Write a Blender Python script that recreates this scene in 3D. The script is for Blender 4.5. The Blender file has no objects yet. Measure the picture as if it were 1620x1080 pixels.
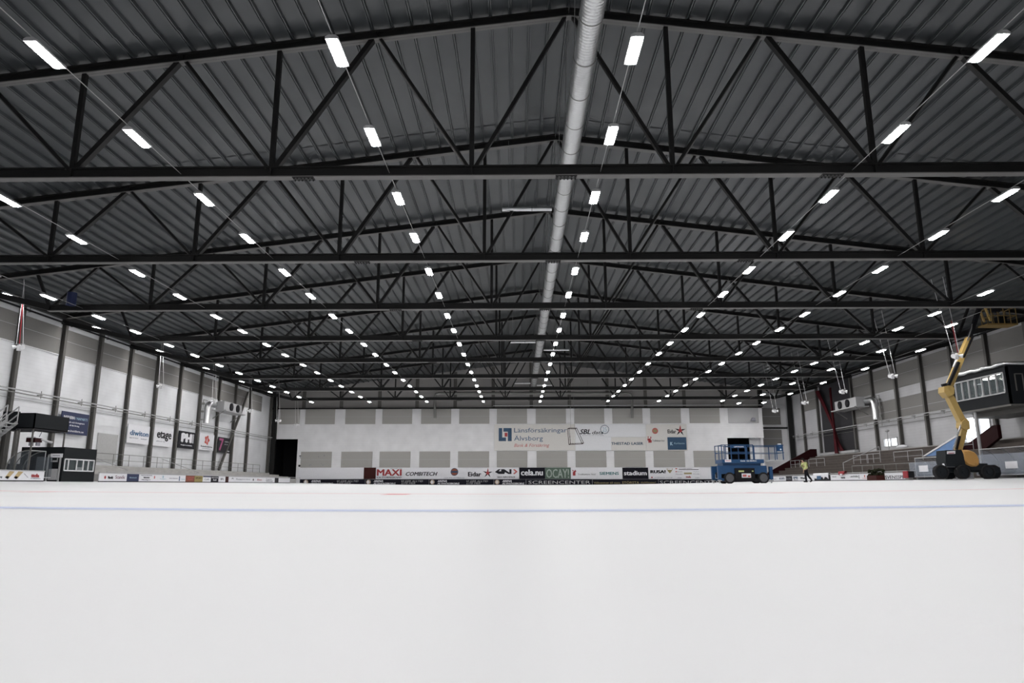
import bpy, math, random
from mathutils import Vector, Matrix
random.seed(4)
PI = math.pi
SC = bpy.context.scene
C = SC.collection

# ---------------------------------------------------------------- camera
F = 1100.0
TH = math.atan(226.0 / F); YAW = 9.0 * math.cos(TH) / F; ROLL = .0022; HC = .10
FW = Vector((-math.sin(YAW) * math.cos(TH), math.cos(YAW) * math.cos(TH), math.sin(TH)))
R0 = Vector((math.cos(YAW), math.sin(YAW), 0)); U0 = R0.cross(FW)
RT = R0 * math.cos(ROLL) - U0 * math.sin(ROLL); UP = U0 * math.cos(ROLL) + R0 * math.sin(ROLL)
cd = bpy.data.cameras.new('camera'); cam = bpy.data.objects.new('camera', cd); C.objects.link(cam)
M = Matrix((RT, UP, -FW)).transposed().to_4x4(); M.translation = (0, 0, HC); cam.matrix_world = M
cd.sensor_width = 36; cd.lens = F / 1620 * 36; cd.clip_end = 400; cd.clip_start = .02
cd.dof.use_dof = True; cd.dof.focus_distance = 45; cd.dof.aperture_fstop = 2.8
SC.camera = cam
# ---------------------------------------------------------------- world, exposure
w = bpy.data.worlds.new('world'); SC.world = w; w.use_nodes = True
w.node_tree.nodes['Background'].inputs[0].default_value = (.55, .62, .7, 1)
w.node_tree.nodes['Background'].inputs[1].default_value = .3
SC.view_settings.view_transform = 'Standard'; SC.view_settings.look = 'None'
SC.view_settings.gamma = 1; SC.view_settings.use_curve_mapping = False
SC.view_settings.exposure = -0.10
LAMP = 150.0
SC.cycles.max_bounces = 5; SC.cycles.diffuse_bounces = 3; SC.cycles.glossy_bounces = 2
SC.cycles.transmission_bounces = 4; SC.cycles.transparent_max_bounces = 8
SC.cycles.sample_clamp_indirect = 4; SC.cycles.use_light_tree = True

def at(x, y, X=None, Y=None, Z=None):
    """where the sight line of a photo point meets a real plane of the hall"""
    d = FW + RT * (x - 810) / F - UP * (y - 540) / F
    if X is not None: t = X / d.x
    elif Y is not None: t = Y / d.y
    else: t = (Z - HC) / d.z
    return Vector((0, 0, HC)) + d * t
def gz(x): return .00043 * x * x          # the ice pad is dished a little towards its sides

# ---------------------------------------------------------------- materials
def mat(name, col, rough=.6, metal=0, emit=0, var=.06, scale=6, alpha=None, trans=0, bump=0, spec=.4, stretch=None):
    m = bpy.data.materials.new(name); m.use_nodes = True
    n = m.node_tree; b = n.nodes['Principled BSDF']
    if max(col) < .07 and spec == .4: spec = .1
    b.inputs['Roughness'].default_value = rough; b.inputs['Metallic'].default_value = metal
    b.inputs['Specular IOR Level'].default_value = spec
    if trans: b.inputs['Transmission Weight'].default_value = trans; b.inputs['IOR'].default_value = 1.05
    if alpha is not None: b.inputs['Alpha'].default_value = alpha
    if emit:
        b.inputs['Emission Color'].default_value = (*col, 1); b.inputs['Emission Strength'].default_value = emit
    if var and not emit:
        tc = n.nodes.new('ShaderNodeTexCoord'); ns = n.nodes.new('ShaderNodeTexNoise'); mx = n.nodes.new('ShaderNodeMix')
        mx.data_type = 'RGBA'; ns.inputs['Scale'].default_value = scale; ns.inputs['Detail'].default_value = 4
        mx.inputs['A'].default_value = (*[c * (1 - var) for c in col], 1)
        mx.inputs['B'].default_value = (*[min(1, c * (1 + var)) for c in col], 1)
        if stretch:
            mp = n.nodes.new('ShaderNodeMapping'); mp.inputs['Scale'].default_value = stretch
            n.links.new(tc.outputs['Object'], mp.inputs['Vector']); n.links.new(mp.outputs['Vector'], ns.inputs['Vector'])
        else: n.links.new(tc.outputs['Object'], ns.inputs['Vector'])
        n.links.new(ns.outputs['Fac'], mx.inputs['Factor'])
        n.links.new(mx.outputs['Result'], b.inputs['Base Color'])
        if bump:
            bp = n.nodes.new('ShaderNodeBump'); bp.inputs['Strength'].default_value = bump; bp.inputs['Distance'].default_value = .02
            n.links.new(ns.outputs['Fac'], bp.inputs['Height']); n.links.new(bp.outputs['Normal'], b.inputs['Normal'])
    else: b.inputs['Base Color'].default_value = (*col, 1)
    return m
def ribbed(name, col, axis, pitch, rough=.5, dark=.8):
    """painted sheet with fine profiled lines every pitch metres"""
    m = mat(name, col, rough, var=0); n = m.node_tree; b = n.nodes['Principled BSDF']
    tc = n.nodes.new('ShaderNodeTexCoord'); sx = n.nodes.new('ShaderNodeSeparateXYZ')
    md = n.nodes.new('ShaderNodeMath'); md.operation = 'PINGPONG'; md.inputs[1].default_value = pitch / 2
    lt = n.nodes.new('ShaderNodeMapRange'); lt.inputs['From Min'].default_value = 0; lt.inputs['From Max'].default_value = pitch * .12
    ns = n.nodes.new('ShaderNodeTexNoise'); ns.inputs['Scale'].default_value = .7
    mx = n.nodes.new('ShaderNodeMix'); mx.data_type = 'RGBA'
    mx.inputs['A'].default_value = (*[c * dark for c in col], 1); mx.inputs['B'].default_value = (*col, 1)
    m2 = n.nodes.new('ShaderNodeMix'); m2.data_type = 'RGBA'; m2.blend_type = 'MULTIPLY'; m2.inputs['Factor'].default_value = .25
    L = n.links.new
    L(tc.outputs['Object'], sx.inputs[0]); L(sx.outputs[axis], md.inputs[0]); L(md.outputs[0], lt.inputs['Value'])
    L(lt.outputs[0], mx.inputs['Factor']); L(mx.outputs['Result'], m2.inputs['A']); L(tc.outputs['Object'], ns.inputs['Vector'])
    L(ns.outputs['Fac'], m2.inputs['B']); L(m2.outputs['Result'], b.inputs['Base Color'])
    return m
K = dict(
    ice=mat('ice', (.80, .805, .825), .5, var=.04, scale=.9, spec=.5, stretch=(.10, 1, 1)),
    bluel=mat('blue_line', (.53, .60, .82), .6), redl=mat('red_line', (.80, .60, .62), .6), redm=mat('red_mark', (.80, .22, .26), .6),
    concrete=mat('concrete', (.30, .29, .28), .9, var=.2, scale=2), concrete2=mat('pale_concrete', (.42, .41, .40), .9, var=.25, scale=1.5),
    floorc=mat('concrete_floor', (.45, .45, .46), .9, var=.1, scale=1),
    deck=mat('deck_steel', (.046, .051, .055), .33, metal=.0, var=.22, scale=1.3, spec=.5),
    steel=mat('black_steel', (.013, .0128, .013), .5, var=.12, scale=3, spec=.25),
    flange=mat('bounce_lit_flange', (.115, .112, .11), .5, var=.1, scale=3),  # flange undersides: bounce light from the ice is put into this paler grey
    column=mat('column_paint', (.10, .096, .09), .55, var=.12, scale=2),
    darkcol=mat('dark_column', (.02, .02, .02), .6),
    wwall=ribbed('white_wall', (.90, .91, .94), 'Z', .26, dark=.95), rwall=ribbed('right_wall', (.55, .55, .57), 'Z', .26, dark=.92), ewall=ribbed('end_wall', (.90, .90, .92), 'Z', .30, dark=.96),  # rwall: the weaker lamp light on that side is put into its grey
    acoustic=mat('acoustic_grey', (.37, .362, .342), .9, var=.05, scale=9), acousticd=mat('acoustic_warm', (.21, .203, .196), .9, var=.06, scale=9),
    charcoal=mat('charcoal_sheet', (.035, .034, .038), .7), lgrey=mat('light_grey', (.42, .42, .43), .5), white=mat('white_paint', (.74, .74, .76), .5),
    galv=mat('galvanised', (.78, .79, .80), .33, metal=.95, var=.08, scale=5), rod=mat('wire', (.45, .45, .45), .4, metal=.6), pipe=mat('pipe_grey', (.22, .22, .21), .45, metal=.3),
    black=mat('black', (.012, .012, .014), .6), bblack=mat('board_black', (.008, .008, .014), .5), booth=mat('booth_black', (.010, .0115, .0135), .6, var=.1),
    rubber=mat('rubber', (.02, .02, .021), .8), hub=mat('wheel_hub', (.10, .10, .11), .5), glass=mat('window_glass', (.2, .24, .25), .05, var=0, alpha=.25),
    plexi=mat('plexiglass', (.50, .56, .66), .08, var=0, alpha=.24), smoky=mat('smoky_plexiglass', (.10, .12, .14), .08, var=0, alpha=.25), lamp=mat('lit_diffuser', (1, .985, .97), emit=LAMP), day=mat('daylight_pane', (.90, .95, 1), emit=2.6),
    blamp=mat('booth_lamp', (1, .98, .95), emit=14),
    blue=mat('machine_blue', (.012, .058, .15), .4, var=.08), yellow=mat('machine_yellow', (.42, .29, .10), .45, var=.08), orange=mat('machine_orange', (.50, .27, .08), .45, var=.08),
    mgrey=mat('machine_grey', (.018, .021, .024), .5), chrome=mat('chrome_rod', (.6, .6, .62), .25, metal=.9), skyblue=mat('pale_blue_panel', (.16, .28, .52), .3, var=.15, scale=2),
    wood=mat('brown_terrace', (.075, .062, .055), .8, var=.25, scale=2), redfab=mat('red_fabric', (.075, .003, .008), .8), redst=mat('red_strap', (.26, .02, .028), .7), dred=mat('dark_red', (.022, .004, .005), .6),
    hivis=mat('hi_vis_yellow', (.55, .60, .26), .8, var=.15, scale=14), cloth=mat('black_trousers', (.012, .012, .016), .9), skin=mat('skin', (.45, .28, .2), .6), hair=mat('dark_hair', (.012, .01, .009), .8),
    navy=mat('sign_navy', (.014, .022, .075), .5), green=mat('board_green', (.085, .13, .10), .5), red=mat('sign_red', (.34, .03, .035), .5), ared=mat('pale_red', (.50, .12, .11), .5),
    dblue=mat('emblem_blue', (.018, .06, .12), .5), teal=mat('letter_teal', (.03, .17, .18), .5), ink=mat('ink', (.02, .02, .025), .6), sblue=mat('letter_blue', (.04, .10, .20), .5), pblue=mat('pale_blue_print', (.35, .50, .60), .5),
    boardw=mat('board_white', (.82, .82, .86), .45), banner=mat('banner_white', (.68, .665, .64), .6), bannerw=mat('banner_blank', (.78, .79, .82), .5), olive=mat('board_olive', (.27, .22, .07), .5), borange=mat('board_orange', (.22, .06, .03), .5),
    brown=mat('board_brown', (.045, .012, .010), .5), gold=mat('dull_gold', (.30, .25, .12), .5), mute=mat('muted_text', (.23, .23, .27), .6), pink=mat('dusty_pink', (.36, .08, .20), .5), tan=mat('tan_print', (.5, .38, .2), .6), foliage=mat('dark_foliage', (.02, .022, .012), .9), dyellow=mat('dark_yellow', (.20, .13, .04), .6),  # dyellow: darker variant of the machine yellow, for the basket
)

# ---------------------------------------------------------------- mesh collector
class MB:
    def __init__(s): s.v = []; s.f = []; s.sm = set()
    def add(s, vs, fs, smooth=False):
        o = len(s.v); s.v += [Vector(v) for v in vs]
        for f in fs:
            if smooth: s.sm.add(len(s.f))
            s.f.append([i + o for i in f])
        return s
    def box(s, x0, x1, y0, y1, z0, z1):
        return s.add([(x, y, z) for z in (z0, z1) for y in (y0, y1) for x in (x0, x1)],
                     [(0, 2, 3, 1), (4, 5, 7, 6), (0, 1, 5, 4), (2, 6, 7, 3), (0, 4, 6, 2), (1, 3, 7, 5)])
    def bar(s, p, q, w=.1, h=None, up=(0, 0, 1)):
        h = h or w; p = Vector(p); q = Vector(q); d = (q - p).normalized(); u = Vector(up)
        if abs(d.dot(u)) > .98: u = Vector((0, 1, 0))
        a = d.cross(u).normalized(); b = a.cross(d)
        vs = [e + a * i * w / 2 + b * j * h / 2 for e in (p, q) for i, j in ((-1, -1), (1, -1), (1, 1), (-1, 1))]
        return s.add(vs, [(3, 2, 1, 0), (4, 5, 6, 7)] + [(i, (i + 1) % 4, (i + 1) % 4 + 4, i + 4) for i in range(4)])
    def cyl(s, p, q, r, n=12, r2=None, cap=True):
        r2 = r if r2 is None else r2; p = Vector(p); q = Vector(q); d = (q - p).normalized()
        u = Vector((0, 0, 1)) if abs(d.z) < .9 else Vector((1, 0, 0)); a = d.cross(u).normalized(); b = a.cross(d)
        vs = [e + a * rr * math.cos(t * 2 * PI / n) + b * rr * math.sin(t * 2 * PI / n) for e, rr in ((p, r), (q, r2)) for t in range(n)]
        s.add(vs, [(i, (i + 1) % n, (i + 1) % n + n, i + n) for i in range(n)], True)
        if cap: s.add(vs[:n], [tuple(range(n))[::-1]]); s.add(vs[n:], [tuple(range(n))])
        return s
    def tube(s, pts, r, n=8):
        pts = [Vector(p) for p in pts]; rings = []
        rs = r if isinstance(r, (list, tuple)) else [r] * len(pts)
        pa = None
        for i, p in enumerate(pts):
            d = (pts[min(i + 1, len(pts) - 1)] - pts[max(i - 1, 0)]).normalized()
            if pa is None:
                u = Vector((0, 0, 1)) if abs(d.z) < .9 else Vector((1, 0, 0)); a = d.cross(u).normalized()
            else: a = (pa - d * pa.dot(d)).normalized()
            pa = a; b = a.cross(d)
            rings.append([p + a * rs[i] * math.cos(t * 2 * PI / n) + b * rs[i] * math.sin(t * 2 * PI / n) for t in range(n)])
        vs = [v for r_ in rings for v in r_]; fs = []
        for k in range(len(pts) - 1):
            fs += [(k * n + i, k * n + (i + 1) % n, (k + 1) * n + (i + 1) % n, (k + 1) * n + i) for i in range(n)]
        s.add(vs, fs, True); m = len(pts) - 1
        s.add(rings[0], [tuple(range(n))[::-1]]); s.add(rings[m], [tuple(range(n))])
        return s
    def ball(s, c, rx, ry=None, rz=None, n=14, m=9):
        ry = ry or rx; rz = rz or rx; c = Vector(c); vs = []; fs = []
        for j in range(m + 1):
            t = PI * j / m
            for i in range(n):
                a = 2 * PI * i / n; vs.append(c + Vector((rx * math.sin(t) * math.cos(a), ry * math.sin(t) * math.sin(a), rz * math.cos(t))))
        for j in range(m):
            fs += [(j * n + i, (j + 1) * n + i, (j + 1) * n + (i + 1) % n, j * n + (i + 1) % n) for i in range(n)]
        return s.add(vs, fs, True)
    def prism(s, poly, o, u, v, t):
        """2-D outline poly placed at o along u, v; thickness vector t"""
        o = Vector(o); u = Vector(u); v = Vector(v); t = Vector(t); n = len(poly)
        a = [o + u * x + v * y for x, y in poly]; vs = a + [p + t for p in a]
        return s.add(vs, [tuple(range(n))[::-1], tuple(range(n, 2 * n))] + [(i, (i + 1) % n, (i + 1) % n + n, i + n) for i in range(n)])
    def build(s, name, m, parent=None, origin=None):
        """vertices are in hall coordinates; the object's origin goes to its parent's, or to origin / the base centre"""
        if parent is not None: o = parent['_o'] if '_o' in parent else None; o = WO[parent.name]
        elif origin is not None: o = Vector(origin)
        else:
            xs = [v.x for v in s.v]; ys = [v.y for v in s.v]; zs = [v.z for v in s.v]
            o = Vector(((min(xs) + max(xs)) / 2, (min(ys) + max(ys)) / 2, min(zs)))
        me = bpy.data.meshes.new(name); me.from_pydata([v - o for v in s.v], [], s.f); me.materials.append(m)
        if s.sm: me.polygons.foreach_set('use_smooth', [i in s.sm for i in range(len(s.f))])
        me.validate()
        import bmesh
        bm = bmesh.new(); bm.from_mesh(me); bmesh.ops.recalc_face_normals(bm, faces=bm.faces); bm.to_mesh(me); bm.free()
        ob = bpy.data.objects.new(name, me); C.objects.link(ob)
        if parent is not None: ob.parent = parent
        else: ob.location = o
        WO[ob.name] = o
        return ob
WO = {}
def tag(o, label, cat, group=None, kind=None):
    o['label'] = label; o['category'] = cat
    if group: o['group'] = group
    if kind: o['kind'] = kind
    return o
def thing(name, label, cat, loc, group=None):
    o = bpy.data.objects.new(name, None); C.objects.link(o); o.location = loc; o.empty_display_size = .2
    WO[o.name] = Vector(loc); return tag(o, label, cat, group)
def struct(o): o['kind'] = 'structure'; return o
def copy_tree(o, loc, label=None, parent=None):
    c = o.copy(); C.objects.link(c)
    if parent is None: c.location = loc; WO[c.name] = Vector(loc)
    else: c.parent = parent
    if label: c['label'] = label
    for ch in list(o.children): copy_tree(ch, None, None, c)
    return c
ORD = ['first', 'second', 'third', 'fourth', 'fifth', 'sixth', 'seventh', 'eighth', 'ninth', 'tenth', 'eleventh', 'twelfth',
       'thirteenth', 'fourteenth', 'fifteenth', 'sixteenth', 'seventeenth', 'eighteenth', 'nineteenth', 'twentieth']

# ---------------------------------------------------------------- the hall shell
YT = lambda i: 21.32 + 8.83 * (i - 1)          # truss lines; 0 is the nearest one
YE = 91.96; XL = -32.6; XR = 36.2; XM = 1.82; YB = -14
def zl(x): return 15.9 - .124 * abs(x - XM)    # underside of the top chords
xs = [XL - 2, -30, -27] + [i * 2.0 for i in range(-13, 14)] + [27, 30, XR + 2]
m = MB(); ys = [YB, -4, 0, 1, 2, 4, 8, 16, 30, 50, 70, YE + 6]
vs = [(x, y, gz(x)) for y in ys for x in xs]; n = len(xs)
m.add(vs, [(j * n + i, j * n + i + 1, (j + 1) * n + i + 1, (j + 1) * n + i) for j in range(len(ys) - 1) for i in range(n - 1)], True)
struct(m.build('floor', K['ice'], origin=(0, 0, 0)))
# painted lines, gently curved
def line(label, pts, wid, mt, grp=None, kind='ice line'):
    m = MB(); P = []
    for i, (x, y) in enumerate(pts):
        P += [(x, y - wid / 2, gz(x) + .0012), (x, y + wid / 2, gz(x) + .0012)]
    m.add(P, [(2 * i, 2 * i + 2, 2 * i + 3, 2 * i + 1) for i in range(len(pts) - 1)])
    return tag(m.build('ice_line', mt), label, kind, grp)
def arcpts(lst, n=24):
    """smooth curve on the ice through photo points"""
    out = []
    for k in range(n + 1):
        x = -60 + 1740 * k / n
        for (x0, y0), (x1, y1) in zip(lst, lst[1:]):
            if x0 <= x <= x1: break
        y = y0 + (y1 - y0) * (x - x0) / (x1 - x0)
        p = at(x, y, Z=0)
        for _ in range(4): 
            d = at(x, y, Z=gz(p.x)); p = d
        out.append((p.x, p.y))
    return out
bl = [(-60, 802.0), (0, 803.0), (200, 805.2), (400, 807.0), (600, 807.8), (800, 808), (1000, 807.2), (1200, 805.4), (1400, 802.6), (1620, 799.5), (1700, 798.5)]
line('long pale blue line painted across the ice nearest the camera', arcpts(bl), .19, K['bluel'])
rl = [(-60, 776.0), (0, 776.8), (400, 780), (800, 781.6), (1200, 779.6), (1620, 773.2), (1700, 772)]
line('thin faded red line painted across the ice beyond the blue one', arcpts(rl), .36, K['redl'])
for a, b, yy, t in ((40, 82, 777.5, 'left'), (608, 648, 781.8, 'middle'), (1190, 1232, 779.4, 'right')):
    p = at(a, yy, Z=.01); q = at(b, yy, Z=.01); r = at(a, yy, Z=gz(p.x)); p = r; q = at(b, yy, Z=gz(q.x))
    line(f'short strong red dash in the faded red line, {t} one of three', [(p.x, p.y), ((p.x + q.x) / 2, (p.y + q.y) / 2), (q.x, q.y)], .55, K['redm'], 'red dashes on the ice')

# profiled roof deck: ribs run the length of the hall
m = MB(); prof = []
P = .68; x = XL - .3
while x < XR + .4:
    for dx, dz in ((0, 0), (.035, 0), (.040, .07), (.062, .07), (.067, 0), (.102, 0), (.112, .125), (.668, .125)):
        prof.append((x + dx, dz))
    x += P
for y0, y1, dz in [(YB, YT(0) - 1.2, 0)] + [(YT(i) - 1.2 - .15, YT(i + 1) - 1.2, .028 * (i % 2)) for i in range(9)] + [(YT(9) - 1.35, YE + 3, .012)]:
    vs = [(px, y, zl(px) + .32 + pz + dz) for y in (y0, y1) for px, pz in prof]; n = len(prof)
    m.add(vs, [(i, i + 1, n + i + 1, n + i) for i in range(n - 1)])
m.box(XL - .3, XM, YB, YE + 3, 16.6, 16.9) if False else None
# weather side of the roof so that it has thickness
for sx in (-1, 1):
    xe = XL - .5 if sx < 0 else XR + .5
    m.add([(XM, YB, 16.5), (XM, YE + 3, 16.5), (xe, YE + 3, zl(xe) + .62), (xe, YB, zl(xe) + .62)], [(0, 1, 2, 3)])
struct(m.build('ceiling', K['deck'], origin=(XM, 40, 16)))

m = MB(); m.box(XL - .3, XL, YB, YE + 3, 0, zl(XL) + .42); struct(m.build('wall_left', K['wwall'], origin=(XL, 0, 0)))
m = MB()
wy = [(YB, 53.7, 0, 12.2), (53.7, 57.1, 0, 2.9), (53.7, 57.1, 5.32, 12.2), (57.1, 67.1, 0, 12.2), (67.1, 69.7, 0, 3.6), (67.1, 69.7, 4.45, 12.2), (69.7, YE + 3, 0, 12.2)]
for a, b, z0, z1 in wy: m.box(XR, XR + .3, a, b, z0, min(z1, zl(XR) + .42))
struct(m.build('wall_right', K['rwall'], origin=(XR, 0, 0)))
m = MB(); m.box(XL, XR, YB - .3, YB, 0, 16.5); struct(m.build('wall_back', K['wwall'], origin=(0, YB, 0)))
# end wall with two openings; the right bay is set back
def px(x): return at(x, 700, Y=YE).x
DL0, DL1, DR0, DR1 = XL + .35, px(471), px(1151), px(1191)
XS = px(1209)
m = MB(); ZD = 6.0
m.box(XL, DL0, YE, YE + .3, 0, 10); m.box(DL0, DL1, YE, YE + .3, ZD, 10); m.box(DL1, DR0, YE, YE + .3, 0, 10)
m.box(DR0, DR1, YE, YE + .3, ZD, 10); m.box(DR1, XS, YE, YE + .3, ZD, 10); m.box(XS - .3, XS, YE + .3, YE + 2.6, 0, 10)
m.box(DR1, XS - .3, YE + 1.2, YE + 1.5, 0, ZD)
m.box(XS, XR, YE + 2.3, YE + 2.6, 0, 12.3)
struct(m.build('wall_back_end', K['ewall'], origin=(0, YE, 0))).name = 'wall_end'
gl = mat('gable_sheet', (.30, .29, .285), .8, var=.06, scale=1)  # shade above lamp level is put into this darker grey
m = MB(); m.prism([(XL, 10.0), (XS, 10.0), (XS, zl(XS) + .42), (XM, zl(XM) + .42), (XL, zl(XL) + .42)], (0, YE + .18, 0), (1, 0, 0), (0, 0, 1), (0, .2, 0))
m.prism([(XS, 12.2), (XR, 11.6), (XR, 12.1), (XS, zl(XS) + .42)], (0, YE + .18, 0), (1, 0, 0), (0, 0, 1), (0, .2, 0))
struct(m.build('trim_1', gl, origin=(0, YE, 10)))
# dark rooms behind the two openings
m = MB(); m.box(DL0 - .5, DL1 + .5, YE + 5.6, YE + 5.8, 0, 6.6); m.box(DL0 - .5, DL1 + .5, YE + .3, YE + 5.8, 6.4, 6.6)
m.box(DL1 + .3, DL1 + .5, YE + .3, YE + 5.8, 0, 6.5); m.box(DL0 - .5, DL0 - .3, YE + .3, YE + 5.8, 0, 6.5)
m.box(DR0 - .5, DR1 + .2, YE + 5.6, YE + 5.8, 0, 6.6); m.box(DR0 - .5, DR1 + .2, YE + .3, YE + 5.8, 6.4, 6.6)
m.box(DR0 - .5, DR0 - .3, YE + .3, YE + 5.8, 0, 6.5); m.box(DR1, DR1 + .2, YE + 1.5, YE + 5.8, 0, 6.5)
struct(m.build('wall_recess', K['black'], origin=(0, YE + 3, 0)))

# ---------------------------------------------------------------- roof trusses
def ibeam(m, p, q, h, b, t=.035):
    """I section between two points of the XZ plane, centre line given"""
    p = Vector(p); q = Vector(q); d = (q - p).normalized(); nrm = Vector((-d.z, 0, d.x))
    if nrm.z < 0: nrm = -nrm
    m.bar(p, q, t * .6, h, up=nrm)
    for sgn in (1,): m.bar(p + nrm * (h / 2 - t / 2), q + nrm * (h / 2 - t / 2), b, t, up=nrm)
    return p - nrm * (h / 2 - t / 2), q - nrm * (h / 2 - t / 2), nrm
def make_truss(y):
    r = thing('roof_truss', 'x', 'roof truss', (XM, y, 10), 'roof trusses')
    for sx in (-1, 1):
        xe = XL + .3 if sx < 0 else XR - .3
        m = MB(); p, q, nn = ibeam(m, (XM, y, zl(XM) + .15), (xe, y, zl(xe) + .15), .32, .26)
        for k in range(1, 5):
            xx = XM + sx * 6.62 * k; m.bar((xx, y - .1, zl(xx) + .16), (xx, y + .1, zl(xx) + .16), .04, .27)
        tc = m.build('top_chord', K['steel'], r)
        m = MB(); m.bar(p, q, .26, .035, up=nn); m.build('bottom_flange', K['flange'], tc)
    m = MB(); e = 29.05
    ibeam(m, (XM - e, y, 10.19), (XM + e, y, 10.19), .36, .30)
    for k in range(-5, 5):
        xx = XM + 3.31 + 6.62 * k
        if abs(xx - XM) < e: m.box(xx - .03, xx + .03, y - .12, y + .12, 10.04, 10.34)
    bc = m.build('bottom_chord', K['steel'], r)
    m = MB(); m.box(XM - e, XM + e, y - .15, y + .15, 9.995, 10.03); m.build('bottom_flange', K['flange'], bc)
    for xx in (XM - 8.85, XM - .2, XM + 8.5):
        m = MB(); m.box(xx - .35, xx + .35, y - .13, y + .13, 9.97, 9.995)
        for i in range(6):
            for dy in (-.08, .08): m.cyl((xx - .3 + .12 * i, y + dy, 9.93), (xx - .3 + .12 * i, y + dy, 9.98), .022, 6)
        m.build('splice_plate', K['steel'], r)
    for sx in (-1, 1):
        for k in range(4):
            xb = XM + sx * (3.31 + 6.62 * k); x0 = XM + sx * 6.62 * k; x1 = XM + sx * 6.62 * (k + 1)
            m = MB(); m.bar((xb, y, 10.37), (xb, y, zl(xb)), .15, .15); m.build('vertical', K['steel'], r)
            for xt in (x0, x1):
                g = .14 if xt > xb else -.14; th = .20 if (xt == x0 and k > 0) else .15
                m = MB(); m.bar((xb + g, y, 10.37), (xt - g, y, zl(xt)), th * .8, th, up=(0, 1, 0))
                d = m.build('diagonal', K['steel'], r)
                if k > 0 or True:
                    p = Vector((xb + g, y, 10.37)); q = Vector((xt - g, y, zl(xt))); dd = (q - p).normalized(); nn = Vector((-dd.z, 0, dd.x)); nn = -nn if nn.z > 0 else nn
                    m = MB(); m.bar(p + nn * (th / 2 - .02), q + nn * (th / 2 - .02), .03, .20, up=(0, 1, 0)); m.build('bottom_flange', K['flange'], d) if xt == x1 else None
        xn = XM + sx * 29.0; xw = XL + .35 if sx < 0 else XR - .35; xt = xn + sx * .95
        m = MB(); m.bar((xn, y, 10.2), (xt, y, zl(xt)), .14); m.build('vertical', K['steel'], r)
        m = MB(); m.bar((xn - sx * .1, y, 10.2), (xn - sx * 2.5, y, zl(xn - sx * 2.5)), .14); m.build('diagonal', K['steel'], r)
        m = MB(); m.bar((xn - sx * .05, y, 10.2), (xw, y, 11.45), .26, .32); m.build('end_strut', K['steel'], r)
    return r
lab = ['roof truss at the top edge, only its upper chord and bottom flange in the frame'] + \
      [f'black steel gable truss, {ORD[i]} full one counted from the camera' for i in range(8)]
tr = make_truss(YT(0)); tr['label'] = lab[0]
for i in range(1, 9): copy_tree(tr, (XM, YT(i), 10), lab[i])

# ---------------------------------------------------------------- lamp rows
def make_lamp(loc):
    x, y, z = loc
    r = thing('ceiling_lamp', 'x', 'lamp', loc, 'linear lamps')
    m = MB(); m.prism([(-.15, .0), (-.15, .05), (-.08, .10), (.08, .10), (.15, .05), (.15, 0)], (x, y - .55, z + .028), (1, 0, 0), (0, 0, 1), (0, 1.1, 0)); m.build('housing', K['lgrey'], r)
    m = MB(); pl = []
    for a, b in ((-.11, -.45), (-.075, -.50), (.075, -.50), (.11, -.45), (.11, .45), (.075, .50), (-.075, .50), (-.11, .45)): pl.append((a, b))
    m.prism(pl, (x, y, z), (1, 0, 0), (0, 1, 0), (0, 0, .028)); m.build('diffuser', K['lamp'], r)
    return r
base = make_lamp((0, 0, 0))
used = False
LY = [14.6, 18.65, 23.1, 27.1, 31.75, 36.0, 40.6, 44.7, 49.2, 53.3, 57.9, 62.1, 66.7, 70.9, 75.4, 79.7, 84.6]
rows = [  # X, z, first visible Y, row words
    (-11.1, 10.0, 12, 'second row left of the duct'), (-4.2, 10.0, 12, 'first row left of the duct'),
    (2.75, 10.0, 12, 'row beside the duct'), (11.0, 10.0, 12, 'second row right of the ridge'),
    (-18.15, 10.0, 20, 'third row left of the duct'), (-25.25, 10.0, 29, 'fourth row left of the duct'),
    (17.2, 10.0, 20, 'third row right of the ridge'), (24.95, 10.0, 29, 'fourth row right of the ridge')]
def put_lamp(loc, label, group='linear lamps'):
    global used
    if not used:
        used = True; base.location = loc; WO[base.name] = Vector(loc); base['label'] = label; base['group'] = group; return base
    c = copy_tree(base, loc, label); c['group'] = group; return c
def cable(x, z, y0, y1, label):
    m = MB(); m.tube([(x, y0, z + .17), (x, y1, z + .17)], .012, 5)
    return tag(m.build('lamp_cable', K['rod']), label, 'cable', 'lamp suspension cables')
for X, Z, yv, words in rows:
    cnt = 0
    for y in LY:
        if y < yv: continue
        l = put_lamp((X, y, Z), f'lit linear lamp, {ORD[cnt]} from the camera in the {words}'); cnt += 1
    cable(X, Z, 5 if yv < 25 else 20, 89, f'thin taut cable carrying the lamps of the {words}')
for n_, (X, Z, y0, st, cn, words) in enumerate([(-30.1, 11.1, 39.6, 8.83, 6, 'wall row on the far left'), (27.8, 10.0, 43.7, 8.75, 6, 'sparse row above the right loudspeakers'), (31.0, 10.1, 52.8, 8.7, 5, 'wall row on the far right')]):
    for i in range(cn): put_lamp((X, y0 + st * i, Z), f'lit linear lamp, {ORD[i]} from the camera in the {words}')
    cable(X, Z, y0 - 3, y0 + st * (cn - 1) + 1, f'thin taut cable carrying the lamps of the {words}')
# unseen lamps added above and behind the frame to light the near ice
for X in (-18.15, -11.1, -4.2, 2.75, 11.0, 17.2):
    for y in (-9, -4.5, 0, 4.4, 9.2): put_lamp((X, y, 10), 'added unseen linear lamp overhead and behind the camera', 'added lamps behind the camera')

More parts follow.
